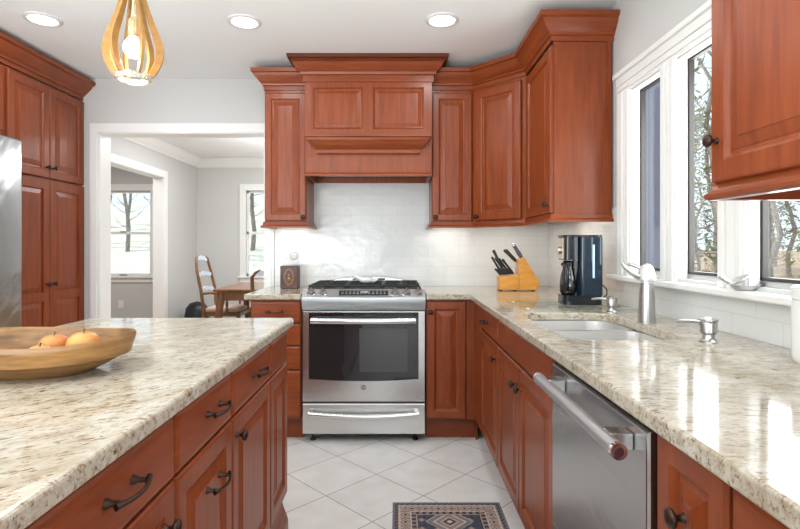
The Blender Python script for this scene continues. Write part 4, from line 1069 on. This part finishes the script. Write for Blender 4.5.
t = thing('ottoman', (-2.62, 6.75, 0), 'black rounded ottoman behind the ladder-back chair', 'ottoman')
MB().lathe([(.12, .03), (.15, .08), (.155, .30), (.14, .40), (.09, .465), (.001, .49)], c=(-2.62, 6.75, 0), n=28).build('seat', mat('black_leather', (.012, .013, .016), .4), t, smooth=60)
MB().lathe([(.11, 0), (.11, .0295)], c=(-2.62, 6.75, 0), n=28).build('base', black, t)
t = thing('wall_outlet', (-3.91, YD-.003, .33), 'small white outlet below the window of the side room', 'outlet')
B('plate', (-3.95, YD-.006, .33), (-3.87, YD-.0005, .445), white_pl, t, .002)
mb = MB(); mb.box((-3.93, YD-.008, .345), (-3.89, YD-.006, .38)); mb.box((-3.93, YD-.008, .395), (-3.89, YD-.006, .43)); mb.build('socket', trim_m, t)

# ------------------------------------------------------------------ outside: forest floor and bare trees
gm, t_, b = newmat('leaf_litter'); n = N(t_, 'ShaderNodeTexNoise', Scale=2.0, Detail=8.0, Roughness=.7); mp = coords(t_, world=True); t_.links.new(mp.outputs[0], n.inputs['Vector'])
r = ramp(t_, [(.3, (.20, .13, .08)), (.5, (.40, .29, .20)), (.7, (.58, .46, .35))]); t_.links.new(n.outputs['Fac'], r.inputs[0])
r2 = ramp(t_, [(.3, (.50, .50, .42)), (.7, (.80, .79, .71))]); t_.links.new(n.outputs['Fac'], r2.inputs[0])     # pale winter grass on the slope behind the dining room
sx3 = t_.nodes.new('ShaderNodeSeparateXYZ'); t_.links.new(mp.outputs[0], sx3.inputs[0]); mr = N(t_, 'ShaderNodeMapRange'); mr.inputs[1].default_value = 1.0; mr.inputs[2].default_value = -1.5
t_.links.new(sx3.outputs['X'], mr.inputs[0]); mx = N(t_, 'ShaderNodeMix', data_type='RGBA'); t_.links.new(mr.outputs[0], mx.inputs[0]); t_.links.new(r.outputs[0], mx.inputs[6]); t_.links.new(r2.outputs[0], mx.inputs[7])
t_.links.new(mx.outputs[2], b.inputs['Base Color']); b.inputs['Roughness'].default_value = .95
mb = MB(); bm = mb.bm; n0 = 60
def gz(x, y): return -.9 + .35*math.sin(x*.21+y*.13) + .02*max(0, x-8) + .02*max(0, y-9) + (.24*max(0, min(y, 24)-10)*max(0, min(1, -x/3)))
V = [[bm.verts.new((-30+90*i/n0, -20+80*j/n0, 0)) for j in range(n0+1)] for i in range(n0+1)]
for i in range(n0):
    for j in range(n0):
        bm.faces.new((V[i][j], V[i+1][j], V[i+1][j+1], V[i][j+1]))
for row in V:
    for v in row: v.co.z = gz(v.co.x, v.co.y)
g_ = mb.build('ground', gm, smooth=60); struct(g_, 'leaf-covered forest floor outside the windows', 'ground')
def barkm(name, a, c):
    m, t_, b = newmat(name); n = N(t_, 'ShaderNodeTexNoise', Scale=5.0, Detail=5.0); mp = coords(t_, (4, 4, .8)); t_.links.new(mp.outputs[0], n.inputs['Vector'])
    r = ramp(t_, [(.35, a), (.65, c)]); t_.links.new(n.outputs['Fac'], r.inputs[0]); t_.links.new(r.outputs[0], b.inputs['Base Color']); b.inputs['Roughness'].default_value = .9
    return m
bark = [barkm('grey_bark', (.17, .145, .12), (.40, .35, .30)), barkm('brown_bark', (.13, .10, .075), (.34, .27, .21))]
def tree_proto(seed, m, pine=False):
    rnd = random.Random(seed); t = bpy.data.objects.new('pine_tree' if pine else 'bare_tree', None); C.objects.link(t)
    hgt = rnd.uniform(10, 14); r0 = rnd.uniform(.10, .17)
    pts = [Vector((rnd.uniform(-.12, .12)*k, rnd.uniform(-.12, .12)*k, hgt*k/8)) for k in range(9)]
    rs = [r0*(1-.09*k) for k in range(9)]
    MB().tube(pts, rs, 8).build('trunk', m, t, smooth=60)
    mb = MB()
    def br(p, d, L, r, dep):
        q = [p]; dd = d.normalized(); nseg = 3
        for k in range(nseg):
            dd = (dd + Vector((rnd.uniform(-.3, .3), rnd.uniform(-.3, .3), rnd.uniform(-.1, .3)))).normalized(); q.append(q[-1]+dd*L/nseg)
        mb.tube(q, [r, r*.8, r*.55, r*.25], 4)
        if dep:
            for _ in range(2):
                k = rnd.randint(1, 3); br(q[k], dd+Vector((rnd.uniform(-1, 1), rnd.uniform(-1, 1), rnd.uniform(-.4, .6))), L*.55, r*.5, dep-1)
    nb = 18
    for k in range(nb):
        f = (.10 if pine else .16)+.80*k/nb; z = f*8; i = int(z); p = pts[i].lerp(pts[min(8, i+1)], z-i); a = rnd.uniform(0, 2*PI)
        br(p, Vector((math.cos(a), math.sin(a), rnd.uniform(-.1, .6))), rnd.uniform(.9, 1.7)*(1-f*.4), r0*.22*(1-f*.4), 2)
    mb.build('branches', m, t)
    if pine:
        mb = MB()
        for k in range(1500):
            f = rnd.uniform(.12, 1); z = f*hgt; R = 1.2*(1.1-f)+.2; a = rnd.uniform(0, 2*PI); rr = R*math.sqrt(rnd.random())
            p = Vector((math.cos(a)*rr, math.sin(a)*rr, z)); d = Vector((rnd.uniform(-1, 1), rnd.uniform(-1, 1), rnd.uniform(-.6, .6))).normalized(); e = d.cross(Vector((rnd.random(), rnd.random(), 1))).normalized()
            s = rnd.uniform(.06, .16); q = [mb.v(p-d*s), mb.v(p+e*s*.35), mb.v(p+d*s), mb.v(p-e*s*.35)]; mb.bm.faces.new(q)
        mb.build('needles', mat('pine_needles', (.20, .23, .09), .8), t)
    return t
protos = [tree_proto(3, bark[0]), tree_proto(8, bark[1]), tree_proto(21, bark[0])]; pine = tree_proto(31, bark[1], True)
used = set()
def place_tree(p, x, y, s, rz):
    o = p if p.name not in used else dup(p)
    used.add(p.name)
    o.location = (x, y, gz(x, y)-.05); o.rotation_euler = (0, 0, rz); o.scale = (s, s, s)
    if p is pine: tag(o, 'green pine standing among the bare trees outside the windows', 'tree', 'pines outside')
    else: tag(o, 'bare winter tree outside the windows', 'tree', 'bare trees outside')
rnd = random.Random(5)
spots = []
k = 0
while len(spots) < 46 and k < 9000:
    k += 1
    sl = rnd.uniform(.50, .92); y = rnd.uniform(6.5, 30); x = sl*y
    if x < 3.2: continue
    if all((x-a)**2+(y-b)**2 > 5.2 for a, b in spots): spots.append((x, y))
for i, (x, y) in enumerate(spots): place_tree(pine if i % 3 == 1 else protos[i % 3], x, y, rnd.uniform(.75, 1.15), rnd.uniform(0, 6))
for x, y in ((-5.3, 18), (-8.9, 17), (-7.6, 16.2), (-10.4, 20), (-9.9, 17.6), (-5.8, 15.6), (-12.2, 21), (-8.4, 19.5), (-4.6, 16.4), (-6.9, 20.5), (-11.4, 18.4)): place_tree(protos[int(abs(x*10)) % 3], x, y, rnd.uniform(.34, .5), rnd.uniform(0, 6))
